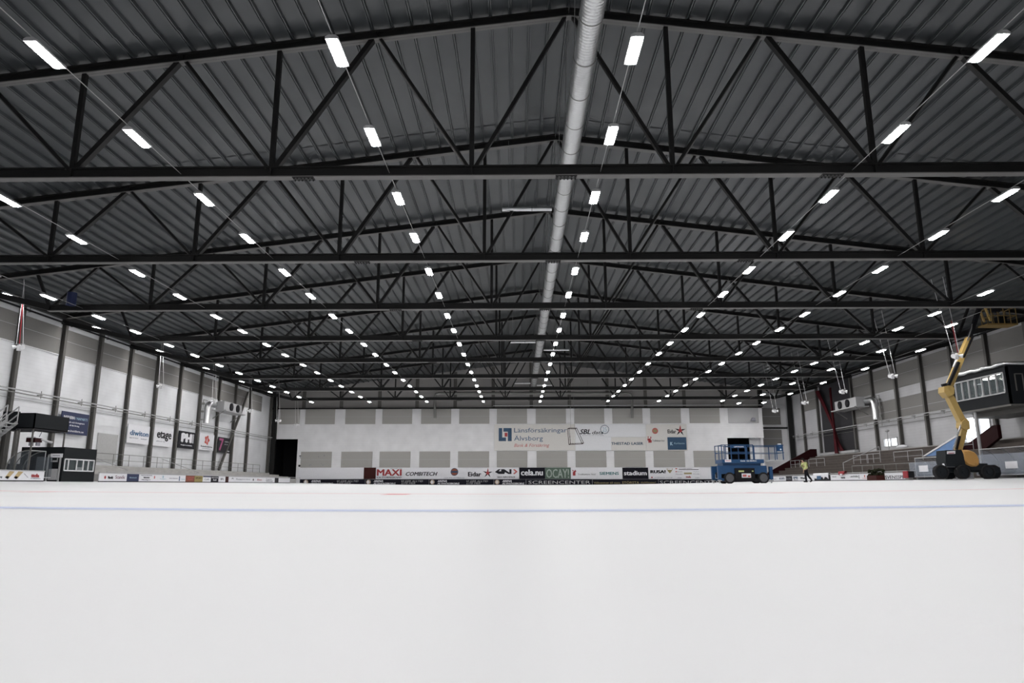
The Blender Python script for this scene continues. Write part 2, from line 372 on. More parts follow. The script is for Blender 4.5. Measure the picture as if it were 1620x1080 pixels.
# ---------------------------------------------------------------- air duct along the ridge
DX, DZ, DR = 2.03, 12.5, .33
r = thing('air_duct', 'long round galvanised air duct hanging under the roof ridge', 'duct', (DX, 8, DZ))
m = MB(); n = 28; vs = []; fs = []; y = 8.0; k = 0; ringy = []
while y < 90.6:
    ringy.append((y, DR)); ringy.append((y + .02, DR + .006)); ringy.append((y + .04, DR)); y += .13 if y < 40 else .5
for yy, rr in ringy:
    for i in range(n): vs.append((DX + rr * math.cos(2 * PI * i / n), yy, DZ + rr * math.sin(2 * PI * i / n)))
fs = [(k * n + i, k * n + (i + 1) % n, (k + 1) * n + (i + 1) % n, (k + 1) * n + i) for k in range(len(ringy) - 1) for i in range(n)]
m.add(vs, fs, True); m.add(vs[-n:], [tuple(range(n))]); m.build('duct_pipe', K['galv'], r)
for k in range(44):
    y = 9.2 + 1.86 * k
    m = MB(); m.cyl((DX, y - .018, DZ), (DX, y + .018, DZ), DR + .012, 28); m.build('joint_ring', K['pipe'], r)
for k in range(20):
    y = 10.5 + 4.1 * k
    for s in (-.3, .3):
        m = MB(); m.tube([(DX + s, y, DZ + .25), (DX + s * .6, y, zl(DX) + .4)], .012, 5); m.build('hanger_wire', K['rod'], r)
for (x0, x1, y, w_) in [(-.68, 1.60, 30.1, 'nearest, left of the main duct'), (-.72, 1.60, 60.6, 'middle one left of the main duct'), (2.45, 4.85, 64.3, 'middle one right of the main duct'), (-.4, 1.60, 86.3, 'farthest one left of the main duct'), (2.45, 4.4, 88.0, 'farthest one right of the main duct')]:
    q = thing('branch_duct', f'short thin crosswise air duct, {w_}', 'duct', ((x0 + x1) / 2, y, DZ), 'branch ducts')
    m = MB(); m.cyl((x0, y, DZ), (x1, y, DZ), .105, 14); m.build('duct_pipe', K['galv'], q)
    m = MB(); xm = x0 + (x1 - x0) * .6; m.cyl((xm - .015, y, DZ), (xm + .015, y, DZ), .115, 14); m.build('joint_ring', K['pipe'], q)
    m = MB(); m.tube([(x0 + .3, y, DZ + .1), (x0 + .3, y, zl(x0) + .35)], .01, 5); m.build('hanger_wire', K['rod'], q)

# ---------------------------------------------------------------- text and signs
def text_mesh(txt, bold=0.0, shear=0.0):
    cu = bpy.data.curves.new('t', 'FONT'); cu.body = txt; cu.size = 1; cu.shear = shear; cu.resolution_u = 2; cu.extrude = .02
    ob = bpy.data.objects.new('t', cu); C.objects.link(ob); bpy.context.view_layer.update()
    dg = bpy.context.evaluated_depsgraph_get(); me = bpy.data.meshes.new_from_object(ob.evaluated_get(dg))
    bpy.data.objects.remove(ob)
    if bold > 0:                                  # heavier strokes: the glyphs repeated a little to each side
        vs = [v.co.copy() for v in me.vertices]; fs = [list(p.vertices) for p in me.polygons]; V = []; Fc = []
        for k, (dx, dy) in enumerate(((0, 0), (-bold, 0), (bold, 0), (0, bold * .6), (0, -bold * .6))):
            o = len(V); V += [v + Vector((dx, dy, .012 * k)) for v in vs]; Fc += [[a + o for a in f] for f in fs]
        me = bpy.data.meshes.new('t'); me.from_pydata(V, [], Fc)
    return me
def lettering(parent, txt, o, u, v, w, h, mt, bold=.0, shear=0., name='lettering'):
    """text fitted into the box w x h whose lower left corner is o, along unit vectors u and v"""
    me = text_mesh(txt, bold, shear); o = Vector(o); u = Vector(u); v = Vector(v); nn = u.cross(v)
    xs = [p.co.x for p in me.vertices]; ys = [p.co.y for p in me.vertices]
    if not xs: return
    x0, x1, y0, y1 = min(xs), max(xs), min(ys), max(ys); po = WO[parent.name]
    for p in me.vertices:
        a = (p.co.x - x0) / (x1 - x0) * w; b = (p.co.y - y0) / (y1 - y0) * h; c = p.co.z * .3
        p.co = o + u * a + v * b + nn * c - po
    me.name = name; me.materials.clear(); me.materials.append(mt)
    ob = bpy.data.objects.new(name, me); C.objects.link(ob); ob.parent = parent; WO[ob.name] = po
    return ob
def disc(cx, cy, rx, ry=None, n=24):
    ry = ry or rx; return [(cx + rx * math.cos(2 * PI * i / n), cy + ry * math.sin(2 * PI * i / n)) for i in range(n)]
def rect(x0, y0, x1, y1): return [(x0, y0), (x1, y0), (x1, y1), (x0, y1)]
class Sign:
    """a flat board: corner o (lower left seen from the front), unit u, size w x h; art is laid out in fractions"""
    def __init__(s, name, label, cat, o, u, w, h, mt, group=None, th=.05, frame=None):
        s.o = Vector(o); s.u = Vector(u).normalized(); s.v = Vector((0, 0, 1)); s.n = s.u.cross(s.v); s.w = w; s.h = h
        s.r = thing(name, label, cat, s.o + s.u * w / 2, group)
        m = MB(); m.prism(rect(0, 0, w, h), s.o, s.u, s.v, -s.n * th); m.build('panel', mt, s.r)
        if frame:
            m = MB(); m.prism(rect(0, h, w, h + .05), s.o + s.n * .03, s.u, s.v, -s.n * (th + .06)); m.build('top_rail', frame, s.r)
    def text(s, txt, x0, y0, x1, y1, mt, bold=0., shear=0.):
        lettering(s.r, txt, s.o + s.u * x0 * s.w + s.v * y0 * s.h + s.n * .006, s.u, s.v, (x1 - x0) * s.w, (y1 - y0) * s.h, mt, bold, shear); return s
    def art(s, polys, mt, name='emblem', lift=.004):
        m = MB()
        for pl in polys: m.prism([(a * s.w, b * s.h) for a, b in pl], s.o + s.n * lift, s.u, s.v, s.n * .006)
        m.build(name, mt, s.r); return s
    def round_(s, cx, cy, r, mt, name='emblem', lift=.004):
        a = s.h / s.w; return s.art([disc(cx, cy, r * a, r)], mt, name, lift)
    def star(s, cx, cy, r, mt, mt2):
        a = s.h / s.w; arms = []
        for k in range(5):
            t = PI / 2 + 2 * PI * k / 5
            def q(rr, tt): return (cx + rr * math.cos(tt) * a, cy + rr * math.sin(tt))
            arms.append([q(r * .34, t - .5), q(r, t - .05), q(r * .34, t + .5)])
        s.art(arms[1:], mt); s.art([arms[0], [(cx + r * .36 * math.cos(PI / 2 + 2 * PI * k / 5) * a, cy + r * .36 * math.sin(PI / 2 + 2 * PI * k / 5)) for k in range(5)]], mt2, lift=.008)
        return s
U = (1, 0, 0)
def wallsign(name, label, cat, x0, x1, y0, y1, mt, Y=YE - .06, group=None, frame=None, th=.05):
    """a board on the end wall between the photo columns x0, x1 and rows y0 (top), y1 (bottom)"""
    a = at(x0, (y0 + y1) / 2, Y=Y); b = at(x1, (y0 + y1) / 2, Y=Y); zt = at((x0 + x1) / 2, y0, Y=Y).z; zb = at((x0 + x1) / 2, y1, Y=Y).z
    return Sign(name, label, cat, (a.x, Y, zb), U, b.x - a.x, zt - zb, mt, group, th, frame)

# grey acoustic panels of the end wall
up_ = [(440, 472), (481, 528), (544.7, 592.5), (603.7, 651), (665.5, 713), (726, 774), (786, 834), (848, 896), (909.6, 957), (970, 1018), (1030.6, 1079), (1093, 1141)]
lo_ = [(477.5, 526), (541, 590), (601.4, 650), (664, 712.5), (725, 774), (786, 834), (848.6, 897), (910, 958.5), (971, 1020), (1033, 1082), (1096, 1143)]
def zs(y): return at(800, y, Y=YE).z
for row, z0, z1, wd in ((up_, zs(670), 9.9, 'upper'), (lo_, zs(739), zs(713.6), 'lower')):
    for i, (a, b) in enumerate(row):
        r = thing('acoustic_panel', f'grey acoustic panel on the end wall, {ORD[i]} from the left in the {wd} row', 'wall panel', ((px(a) + px(b)) / 2, YE - .05, z0), 'acoustic panels on the end wall')
        m = MB(); m.box(px(a), px(b), YE - .07, YE - .01, z0, z1); m.build('felt_board', K['acoustic'], r)
        m = MB(); zm = (z0 + z1) / 2; m.box(px(a), px(b), YE - .08, YE - .068, zm - .02, zm + .02); m.build('seam_strip', K['lgrey'], r)
        if i == 0 and wd == 'lower':
            m = MB()
            for _ in range(9):
                xx = random.uniform(px(a) + .8, px(b) - .8); zz = random.uniform(z0 + .2, z1 - .2); m.cyl((xx, YE - .085, zz), (xx, YE - .068, zz), random.uniform(.03, .07), 7)
            m.build('scuff_mark', K['mute'], r)
q = wallsign('acoustic_panel', 'pale brightly lit panel high on the end wall above the right doorway', 'wall panel', 1152, 1200, 645, 669, K['lgrey'], YE - .08)
for (z0, z1, w_) in ((7.9, 10.1, 'upper'), (4.9, 7.2, 'lower')):
    r = thing('acoustic_panel', f'dim grey acoustic panel in the set-back corner right of the end wall, {w_} one', 'wall panel', (34.3, YE + 2.2, z0), 'panels in the set back corner')
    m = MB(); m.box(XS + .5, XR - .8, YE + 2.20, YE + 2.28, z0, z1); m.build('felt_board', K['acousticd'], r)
    m = MB(); zm = (z0 + z1) / 2; m.box(XS + .5, XR - .8, YE + 2.185, YE + 2.21, zm - .02, zm + .02); m.build('seam_strip', K['lgrey'], r)
m = MB(); m.box(XS, XR, YE + 2.0, YE + 2.3, 7.35, 7.55); tag(m.build('wall_beam', K['darkcol']), 'dark horizontal beam between the two dim corner panels', 'beam')
m = MB(); m.box(XL + .1, XS, YE - .12, YE + .1, 9.92, 10.08); tag(m.build('wall_beam', K['steel']), 'dark ledge beam along the end wall above the upper panels', 'beam')
for i, xx in enumerate([477, 537, 598, 658, 719, 780, 841, 902, 963, 1024, 1086, 1147]):
    m = MB(); X = px(xx); m.box(X - .22, X + .22, YE + .02, YE + .17, 10.1, zl(X) + .22)
    tag(m.build('gable_post', K['column']), f'steel gable post above the end wall ledge, {ORD[i]} from the left', 'post', 'gable posts')
m = MB(); m.tube([(px(780), YE - .4, 10.28), (XR - 1, YE - .4, 10.26)], .05, 8)
tag(m.build('wall_pipe', K['galv']), 'thin bright pipe running along the end wall ledge to the right', 'pipe')
m = MB()
P_ = [at(688, 661, Y=91.2), at(688, 628, Y=91.2), at(690, 623, Y=91.2), at(694, 622, Y=91.2), at(994, 622, Y=91.2), at(998, 623.5, Y=91.2), at(1000, 629, Y=91.2), at(1000, 661, Y=91.2)]
r = thing('ventilation_pipe', 'grey ventilation pipe crossing high on the end wall with both ends bent down', 'pipe', (P_[0].x, 91.2, P_[0].z)); m.tube(P_, .17, 10); m.build('duct_pipe', K['pipe'], r)
for k in range(6):
    xx = P_[3].x + .6 + (P_[4].x - P_[3].x - 1.2) * k / 5; m = MB(); m.tube([(xx, 91.2, P_[3].z + .1), (xx, 91.2, zl(xx) + .38)], .015, 5); m.build('hanger_rod', K['pipe'], r)
# corner column
for X, Y_, w_ in ((XL + .55, YE - .25, 'left'), (XR - .45, YE - .25, 'right'), (XS - .1, YE + .05, '')):
    m = MB(); m.box(X - .28, X + .28, Y_ - .2, Y_ + .2, gz(X) if w_ else 10.1, zl(X) + .3)
    tag(m.build('corner_column', K['darkcol']), f'black steel column in the far {w_} corner of the hall' if w_ else 'short black post above the right end of the end wall', 'column')
# signs by the left doorway
wallsign('notice', 'small white notice beside the left doorway, upper one', 'notice', 473, 477, 720, 725, K['boardw']).art([rect(.1, .62, .9, .95), rect(.35, .1, .65, .4)], K['ink'])
wallsign('notice', 'small dark notice beside the left doorway, lower one', 'notice', 472, 477, 735, 738, K['ink'])

# ---------------------------------------------------------------- banner on the end wall
YBn = YE - .12
s = wallsign('banner', 'large off-white banner with a blue square emblem and two lines of large dark letters', 'banner', 782, 910, 671, 712.4, K['banner'], YBn)
# the blue emblem with a red square
s.art([rect(.055, .36, .098, .86), rect(.098, .36, .145, .50), rect(.112, .72, .215, .86), rect(.167, .36, .215, .72)], K['dblue'])
s.art([rect(.128, .53, .162, .68)], K['red'])
s.text('Länsförsäkringar', .245, .635, .90, .86, K['sblue']).text('Älvsborg', .245, .32, .60, .60, K['sblue']).text('Bank & Försäkring', .245, .10, .68, .26, K['ared'], 0, .3)
s = wallsign('banner', 'white banner strip with slanted black letters and a pale blue dotted ring', 'banner', 910.3, 1022, 671, 691, K['bannerw'], YBn)
s.text('SBL', .06, .22, .215, .62, K['ink'], .03, .3).text('data', .235, .22, .39, .5, K['ink'], .01, .3)
a = s.h / s.w
ringp = [[((.415 + rr * math.cos(t) * a), .60 + rr * math.sin(t)) for rr, t in ((.36, tt), (.36, tt + .22), (.29, tt + .22), (.29, tt))] for tt in [i * .35 for i in range(18)]]
s.art(ringp, K['dblue'], 'ring'); s.text('25', .385, .42, .445, .78, K['pblue'])
s.text('Tillsammans når vi framgång', .09, .08, .40, .16, K['mute'])
wallsign('banner', 'blank bright white banner piece under the strip with the dotted ring', 'banner', 910.3, 967, 691.2, 712.4, K['bannerw'], YBn)
s = wallsign('banner', 'off-white banner piece with one line of navy capital letters', 'banner', 967.2, 1022, 691.2, 712.4, K['banner'], YBn).text('THESTAD LASER', .0, .42, .92, .62, K['dblue'], .03)
s = wallsign('banner', 'off-white banner with round and star emblems above a navy sign', 'banner', 1022.2, 1087, 671, 712.4, K['banner'], YBn)
s.round_(.225, .75, .115, K['ared']); s.art([rect(.18, .70, .27, .80)], K['gold'], 'stripe', .011)
s.text('Eidar', .53, .65, .74, .80, K['ink'], .03); s.star(.84, .76, .22, K['ink'], K['red'])
s.art([rect(.03, .38, .11, .46), rect(.05, .30, .13, .40), rect(.04, .48, .06, .54), rect(.1, .46, .125, .53)], K['red'])
s.text('Trollhättans Stad', .15, .34, .44, .41, K['ink'])
s = wallsign('sign', 'dark navy sign at the lower right end of the banner', 'sign', 1056.3, 1086, 691.3, 711, K['dblue'], YBn - .05)
s.text('K', .13, .34, .28, .62, K['pblue'], .05).text('Karlssons', .35, .44, .90, .58, K['pblue'])

# ---------------------------------------------------------------- white advertising boards on the end wall
def ad(x0, x1, mt, label): return wallsign('advertising_board', label, 'advertising board', x0, x1, 739.4, 757.4, mt, YE - .1, 'advertising boards on the end wall')
ad(472, 575.3, K['boardw'], 'blank white board at the left end of the end wall row')
ad(575.5, 594.5, K['brown'], 'dark maroon square board left of the board with big red capitals')
s = ad(594.7, 640, K['boardw'], 'white board with four big red capital letters')
s.text('MAXI', .03, .28, .90, .86, K['red'], .04).text('ICA STORMARKNAD', .03, .07, .90, .22, K['ink'], .02).text('TROLLHÄTTAN', .5, .9, .9, .98, K['ink'])
ad(640.2, 698, K['boardw'], 'white board with slanted black capitals right of the big red capitals').text('COMBITECH', .03, .28, .90, .62, K['ink'], .03, .3)
s = ad(698.2, 738, K['boardw'], 'white board with a round red and orange emblem'); s.round_(.52, .62, .34, K['dblue']); s.round_(.52, .62, .29, K['borange'], lift=.011); s.art([rect(.40, .55, .64, .70)], K['dblue'], 'stripe', .018)
s.text('CASK KVA AKTIEBOLAG', .10, .06, .92, .16, K['mute'])
s = ad(738.2, 780.5, K['boardw'], 'white board with black word and a red and black star'); s.text('Eidar', .05, .22, .55, .62, K['ink'], .04); s.star(.79, .52, .46, K['ink'], K['red'])
s = ad(780.8, 821.3, K['boardw'], 'white board with a black arrow shaped emblem and red arrowhead')
s.art([[(.05, .62), (.2, .86), (.28, .86), (.2, .68), (.3, .68), (.3, .86), (.42, .86), (.62, .55), (.62, .86), (.70, .86), (.70, .44), (.58, .44), (.45, .60), (.42, .44), (.2, .44)]], K['ink'])
s.art([[(.76, .82), (.82, .86), (.94, .64), (.82, .42), (.76, .46), (.86, .64)]], K['ared'], 'arrowhead'); s.text('GKN AEROSPACE', .14, .10, .84, .24, K['ink'], .02)
ad(821.5, 862.3, K['bblack'], 'black board with bold white lowercase letters left of the green board').text('cela.nu', .06, .30, .92, .84, K['boardw'], .04)
ad(862.5, 903, K['green'], 'dark green board with tall pale capital letters').text('OCAY!', .04, .08, .93, .88, mat('pale_green', (.36, .42, .38), .6), .02)
s = ad(903.2, 945, K['boardw'], 'white board with a small red crest and town name'); s.art([rect(.07, .30, .17, .62), rect(.1, .62, .2, .72), rect(.06, .68, .09, .8), rect(.15, .70, .18, .8)], K['red']); s.text('Trollhättans Stad', .26, .34, .92, .48, K['ink'])
ad(945.2, 984.6, K['boardw'], 'white board with plain teal capital letters').text('SIEMENS', .08, .36, .86, .62, K['teal'], .03)
ad(984.8, 1025.7, K['bblack'], 'black board with white rounded lettering right of the teal capitals').text('stadium', .05, .32, .94, .72, K['boardw'], .035)
s = ad(1025.9, 1067.4, K['boardw'], 'white board with heavy black capitals and a shield emblem'); s.text('RUSA!', .07, .50, .66, .78, K['ink'], .07)
s.art([[(.70, .92), (.94, .92), (.90, .72), (.83, .52), (.80, .52), (.73, .72)]], K['gold']); s.art([[(.73, .90), (.91, .90), (.90, .8), (.73, .8)]], K['boardw'], 'stripe', .011)
s.text('trollhättan energi', .22, .08, .9, .18, K['mute']); s.art([rect(.1, .08, .15, .2)], K['red'], 'mark')
s = ad(1067.6, 1108, K['boardw'], 'white board crowded with small sponsor names')
s.text('VI STÖDJER ARENAN', .16, .88, .68, .96, K['ink']); s.art([rect(.16, .80, .94, .85)], K['ink'], 'stripe'); s.art([rect(.36, .42, .66, .56)], K['gold'], 'patch'); s.art([rect(.03, .86, .1, .95), rect(.03, .6, .08, .7)], K['ared'])
s.text('ttela', .42, .10, .62, .28, K['red'], .04); s.text('Nordea', .10, .60, .30, .68, K['ink']); s.text('Skanska', .03, .40, .3, .48, K['mute']); s.text('Volvo', .72, .6, .96, .68, K['mute']); s.text('PEAB', .72, .40, .96, .48, K['mute']); s.text('SAAB', .1, .06, .25, .14, K['ink']); s.text('HSB', .8, .06, .95, .14, K['mute'])
ad(1108.2, 1152, K['boardw'], 'blank white board right of the crowded sponsor board')

# low black boards in front of the end wall
YB_ = YE - 1.6
def band(x0, x1, label):
    o = wallsign('rink_board', label, 'rink board', x0, x1, 757.9, 766.6, K['bblack'], YB_, 'black boards along the far end'); return o
lg = mat('sand_emblem', (.45, .36, .28), .6)
def arena(x0, x1, lead, tail, label):
    s = band(x0, x1, label); W = x1 - x0
    f = lambda a: (a - x0) / W
    if lead is not None:
        s.round_(f(lead), .5, .42, lg); s.art([rect(f(lead) - .016, .2, f(lead) + .003, .8), rect(f(lead) - .03, .42, f(lead) + .02, .55)], K['boardw'], 'stripe', .011)
        s.text('ARENA', f(lead + 8), .50, f(lead + 23), .86, K['boardw'], .03, .3); s.text('ÄLVHÖGSBORG', f(lead + 7.5), .06, f(lead + 43), .44, K['boardw'], .02, .3)
    if tail is not None:
        s.text('VI GER ALLTID', f(tail), .50, f(tail + 34), .80, K['lgrey'], .0, .3); s.text('LITE MER', f(tail), .12, f(tail + 22), .42, K['lgrey'], .0, .3)
    return s
arena(474, 577.5, 484, 533, 'black rink board with the arena name, leftmost of the far end')
arena(577.8, 678.5, 583, 635, 'black rink board with the arena name under the big red capitals')
arena(678.8, 781, 684, 738, 'black rink board with the arena name under the round emblem board')
arena(781.3, 832, 786.5, None, 'short black rink board with the arena name under the arrow emblem')
band(832.3, 937, 'black rink board with wide grey capitals under the green board').text('SCREENCENTER', .035, .15, .97, .75, K['lgrey'], .0)
s = band(937.3, 1041.5, 'black rink board with a sentence in small gold letters'); s.text('Välkommen till stans', .02, .20, .42, .56, K['gold']).text('STÖRSTA', .45, .18, .71, .70, K['gold'], .02).text('skyltfönster!', .73, .20, .96, .56, K['gold'])
band(1041.8, 1143, 'black rink board with wide grey capitals beside the blue lift').text('SCREENCENTER', .02, .15, .97, .75, K['lgrey'], .0)
band(1143.3, 1213, 'plain black rink board behind the blue lift')

# ---------------------------------------------------------------- left wall
COL = [YT(3) + .6 + 4.415 * i for i in range(12)]
for i, y in enumerate(COL[:-1] + [YE - .9]):
    m = MB(); X = XL + .04
    m.box(X, X + .025, y - .13, y + .13, gz(X) , 11.75); m.box(X + .025, X + .26, y - .012, y + .012, gz(X), 11.75); m.box(X + .26, X + .285, y - .13, y + .13, gz(X), 11.75)
    tag(m.build('wall_column', K['column']), f'grey steel wall column, {ORD[i]} from the camera along the left wall', 'column', 'left wall columns')
for i in range(11):
    y0, y1 = COL[i] + .2, COL[i + 1] - .2
    r = thing('acoustic_panel', f'grey upper wall panel, {ORD[i]} bay from the camera on the left wall', 'wall panel', (XL + .06, (y0 + y1) / 2, 9.2), 'upper panels of the left wall')
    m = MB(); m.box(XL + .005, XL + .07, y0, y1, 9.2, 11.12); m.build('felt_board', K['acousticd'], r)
    m = MB(); m.box(XL + .07, XL + .078, y0, y1, 10.27, 10.30); m.build('seam_strip', K['lgrey'], r)
    m = MB(); m.box(XL + .005, XL + .10, y0, y1, 9.14, 9.2); m.build('bottom_rail', K['white'], r)
m = MB(); m.box(XL + .01, XL + .08, 54, 56.7, 1.9, 4.1); tag(m.build('block_panel', mat('pale_block', (.44, .44, .44), .9, var=.1)), 'rough grey block panel low on the left wall behind the booth', 'wall panel')
for X, wd in ((XL + .5, 'left'), (XR - .5, 'right')):
    m = MB(); m.box(X - .15, X + .15, YB, YE, 11.62, zl(X) + .3); tag(m.build('eave_beam', K['steel']), f'black eave beam along the top of the {wd} wall', 'beam')
    r = thing('cable_tray', f'black cable tray hung below the {wd} eave', 'cable tray', (X, 60, 11.3))
    xx = X + (.1 if wd == 'left' else -.1)
    m = MB(); m.box(xx - .08, xx + .08, 20, YE - 1, 11.30, 11.38); m.build('tray', K['black'], r)
    for k in range(16):
        y = 22 + 4.415 * k; m = MB(); m.tube([(xx, y, 11.3), (xx, y, 11.7)], .014, 5); m.tube([(xx - .12, y, 11.26), (xx + .12, y, 11.26)], .02, 5); m.build('hanger', K['black'], r)
for X, wd, y0 in ((XL + .58, 'left', 20), (XR - .58, 'right', 40)):
    for z, r_, nm in ((6.12, .045, 'upper'), (5.92, .035, 'lower')):
        m = MB(); m.tube([(X, y0, z), (X, YE - 1, z)], r_, 8)
        tag(m.build('wall_pipe', K['lgrey' if nm == 'upper' else 'pipe']), f'thin {nm} pipe of the pair running along the {wd} wall', 'pipe')
    m = MB(); X2 = X + (-.42 if wd == 'left' else .42); m.tube([(X2, y0, 5.62), (X2, YE - 1, 5.62)], .018, 6); tag(m.build('wall_cable', K['pipe']), f'thin cable under the pipe pair on the {wd} wall', 'cable')
    for k in range(14):
        y = (YT(3) + 2.8 + 4.415 * k) if wd == 'left' else 54 + 4.415 * k
        if y > 90 or (wd == 'left' and y > 70) or (wd == 'right' and 74 < y < 84): continue
        m = MB(); m.box(X - .25, X + .04, y - .03, y + .03, 6.0, 6.06); m.box(X - .02, X + .03, y - .16, y + .16, 6.0, 6.05); m.tube([(X + .02, y, 5.8), (X + .02, y, 6.3)], .025, 6)
        tag(m.build('pipe_bracket', K['pipe']), f'pipe bracket with valve, {ORD[k]} from the camera on the {wd} wall', 'bracket', f'pipe brackets on the {wd} wall')
# signs
V = (0, 1, 0); XSg = XL + .37
def lsign(label, y0, y1, z0, z1, mt): return Sign('wall_sign', label, 'wall sign', (XSg, y0, z0), V, y1 - y0, z1 - z0, mt, 'signs on the left wall', .06)
s = lsign('navy blue sign with white lines of text above the booth', 48.95, 52.1, 3.72, 5.28, K['navy'])
s.text('INSIDERN', .06, .68, .45, .82, K['boardw'], .02).text('/ NAPARTS', .48, .68, .95, .80, K['pblue']).text('grafisk och formgivare', .14, .48, .85, .58, K['boardw']).text('till ditt företag', .3, .34, .66, .43, K['boardw']).text('www.insidern.se', .08, .1, .85, .2, K['boardw'])
s = lsign('white sign with one blue lowercase word, right of the navy sign', 57.5, 60.95, 3.55, 5.1, K['boardw']); s.text('diwiton', .10, .42, .95, .70, mat('denim_blue', (.03, .12, .25), .5), .02); s.text('bygg och kontor', .1, .25, .5, .31, K['mute']); s.text('industri', .62, .25, .9, .31, K['mute'])
s = lsign('white sign with one bold black lowercase word', 61.75, 65.2, 3.55, 5.2, K['boardw']); s.text('etage', .14, .28, .90, .80, K['ink'], .03); s.text('galleria för alla', .14, .22, .58, .28, K['mute'])
s = lsign('black sign with two big white capital letters', 66.3, 69.65, 3.58, 5.2, K['ink']); s.text('PH', .14, .34, .80, .90, K['boardw'], .09); s.art([rect(.82, .36 + .08 * k, .93, .40 + .08 * k) for k in range(7)], K['boardw'], 'stripe'); s.text('PROJEKT & HANDEL', .15, .14, .85, .22, K['boardw'], .02)
s = lsign('white sign with a red leaf shaped emblem', 70.7, 74.1, 3.62, 5.3, K['boardw'])
s.art([[(.5 + .15 * math.cos(t) * (1 + .25 * math.cos(5 * t)), .62 + .26 * math.sin(t) * (1 + .15 * math.cos(5 * t))) for t in [2 * PI * i / 40 for i in range(40)]]], mat('coral_red', (.55, .10, .08), .5))
s.art([rect(.44, .55, .56, .58), rect(.46, .64, .54, .67), rect(.49, .46, .515, .76)], K['boardw'], 'vein', .011); s.text('Bostadsrätterna', .12, .18, .9, .28, K['ink']); s.text('www.bostad.se', .2, .08, .8, .13, K['mute'])
s = lsign('dark sign with a large dusty pink numeral 7', 75.2, 78.5, 3.55, 5.2, K['charcoal']); s.text('7', .05, .12, .40, .92, K['pink'], .03); s.text('stationen', .5, .7, .95, .8, K['lgrey']).text('på sju', .5, .52, .8, .61, K['lgrey']).text('7:an', .66, .1, .92, .2, K['boardw'], .03)
# wall brace
m = MB(); m.bar((XL + .35, 82.6, 11.0), (XL + .35, 75.9, 1.7), .22, .22); tag(m.build('wall_brace', K['column']), 'slanting steel brace crossing the left wall near its far end', 'brace')

# ---------------------------------------------------------------- fan coolers on both walls
def fan_unit(xw, sx, y0, y1, z0, label):
    r = thing('air_cooler', label, 'air cooler', (xw, (y0 + y1) / 2, z0)); xf = xw + sx * 1.15
    m = MB(); m.box(min(xw + sx * .3, xf), max(xw + sx * .3, xf), y0 + .3, y1 - .3, z0 + .12, z0 + 1.05); m.build('casing', K['lgrey'], r)
    for k in (0, 1):
        yc = y0 + .3 + (y1 - y0 - .6) * (.38 + .36 * k)
        f = MB(); f.cyl((xf, yc, z0 + .58), (xf + sx * .10, yc, z0 + .58), .42, 20); ff = f.build('fan', K['black'], r)
        g = MB()
        for a in range(6):
            t = a * PI / 3; g.bar((xf + sx * .12, yc, z0 + .58), (xf + sx * .12, yc + .36 * math.cos(t), z0 + .58 + .36 * math.sin(t)), .03, .10)
        g.build('blade', K['charcoal'], ff)
    m = MB(); m.box(min(xw, xf + sx * .35), max(xw, xf + sx * .35), y0, y1, z0, z0 + .1); m.build('platform', K['lgrey'], r)
    m = MB(); m.bar((xw, y0 + .4, z0 - .8), (xf, y0 + .4, z0), .07); m.bar((xw, y1 - .4, z0 - .8), (xf, y1 - .4, z0), .07); m.build('bracket', K['pipe'], r)
    return r
fan_unit(XL + .5, 1, 72.6, 78.0, 7.75, 'air cooler with two dark fans on a shelf on the left wall')
fan_unit(XR - .5, -1, 70.8, 76.2, 7.75, 'air cooler with two dark fans on a shelf on the right wall')
for (X, y, nm, sx) in ((XL + .7, 70.1, 'left', 1), (XR - .7, 68.3, 'right', -1)):
    r = thing('supply_duct', f'silver supply duct on the {nm} wall beside the air cooler', 'duct', (X, y, 5.6))
    m = MB(); m.tube([(X, y + 1.0, 6.3), (X, y + 1.0, 7.9), (X, y + 1.15, 8.2), (X, y + 1.5, 8.35), (X, y + 2.6, 8.35)], .30, 12); m.build('duct_pipe', K['galv'], r)
    for z in (6.5, 7.3, 8.1): m = MB(); m.box(X - .12, X + .12, y - .1, y + .1, z, z + .2); m.build('valve', K['pipe'], r)
    m = MB(); m.tube([(X, y, 5.6), (X, y, 8.6)], .03, 6); m.tube([(X, y, 8.6), (X, y + 1, 8.6)], .03, 6); m.build('riser_pipe', K['pipe'], r)

# ---------------------------------------------------------------- hanging loudspeakers
def loudspeaker(x, y, z, ztop, dx, label, strap=False):
    r = thing('hanging_loudspeaker', label, 'loudspeaker', (x, y, z), 'hanging loudspeakers')
    m = MB(); m.cyl((x, y, z - .18), (x, y, z + .10), .13, 12); m.ball((x, y, z + .10), .13, .13, .08); m.build('body', K['white'], r)
    for s in (-1, 1):
        h = MB(); h.cyl((x + s * .08, y - .03, z + .05), (x + s * .30, y - .15, z - .01), .05, 12, .15); h.build('horn', K['white'], r)
    m = MB(); m.bar((x - .30, y, z + .22), (x + .30, y, z + .22), .035); m.bar((x, y, z + .05), (x, y, z + .22), .035); m.build('yoke', K['lgrey'], r)
    k = (zl(x) + .4 - z) / (ztop - z)
    for s in (-1, 1):
        m = MB(); m.tube([(x + s * .2, y, z + .22), (x + dx * k + s * .2, y - s * .3, zl(x) + .4)], .016, 5); m.build('suspension_wire', K['white'], r)
    if strap:
        m = MB(); m.bar((x + .05, y - .1, z + .22), (x + dx * .9 + .1, y - .15, ztop + .12), .045, .02); m.build('strap', K['redst'], r)
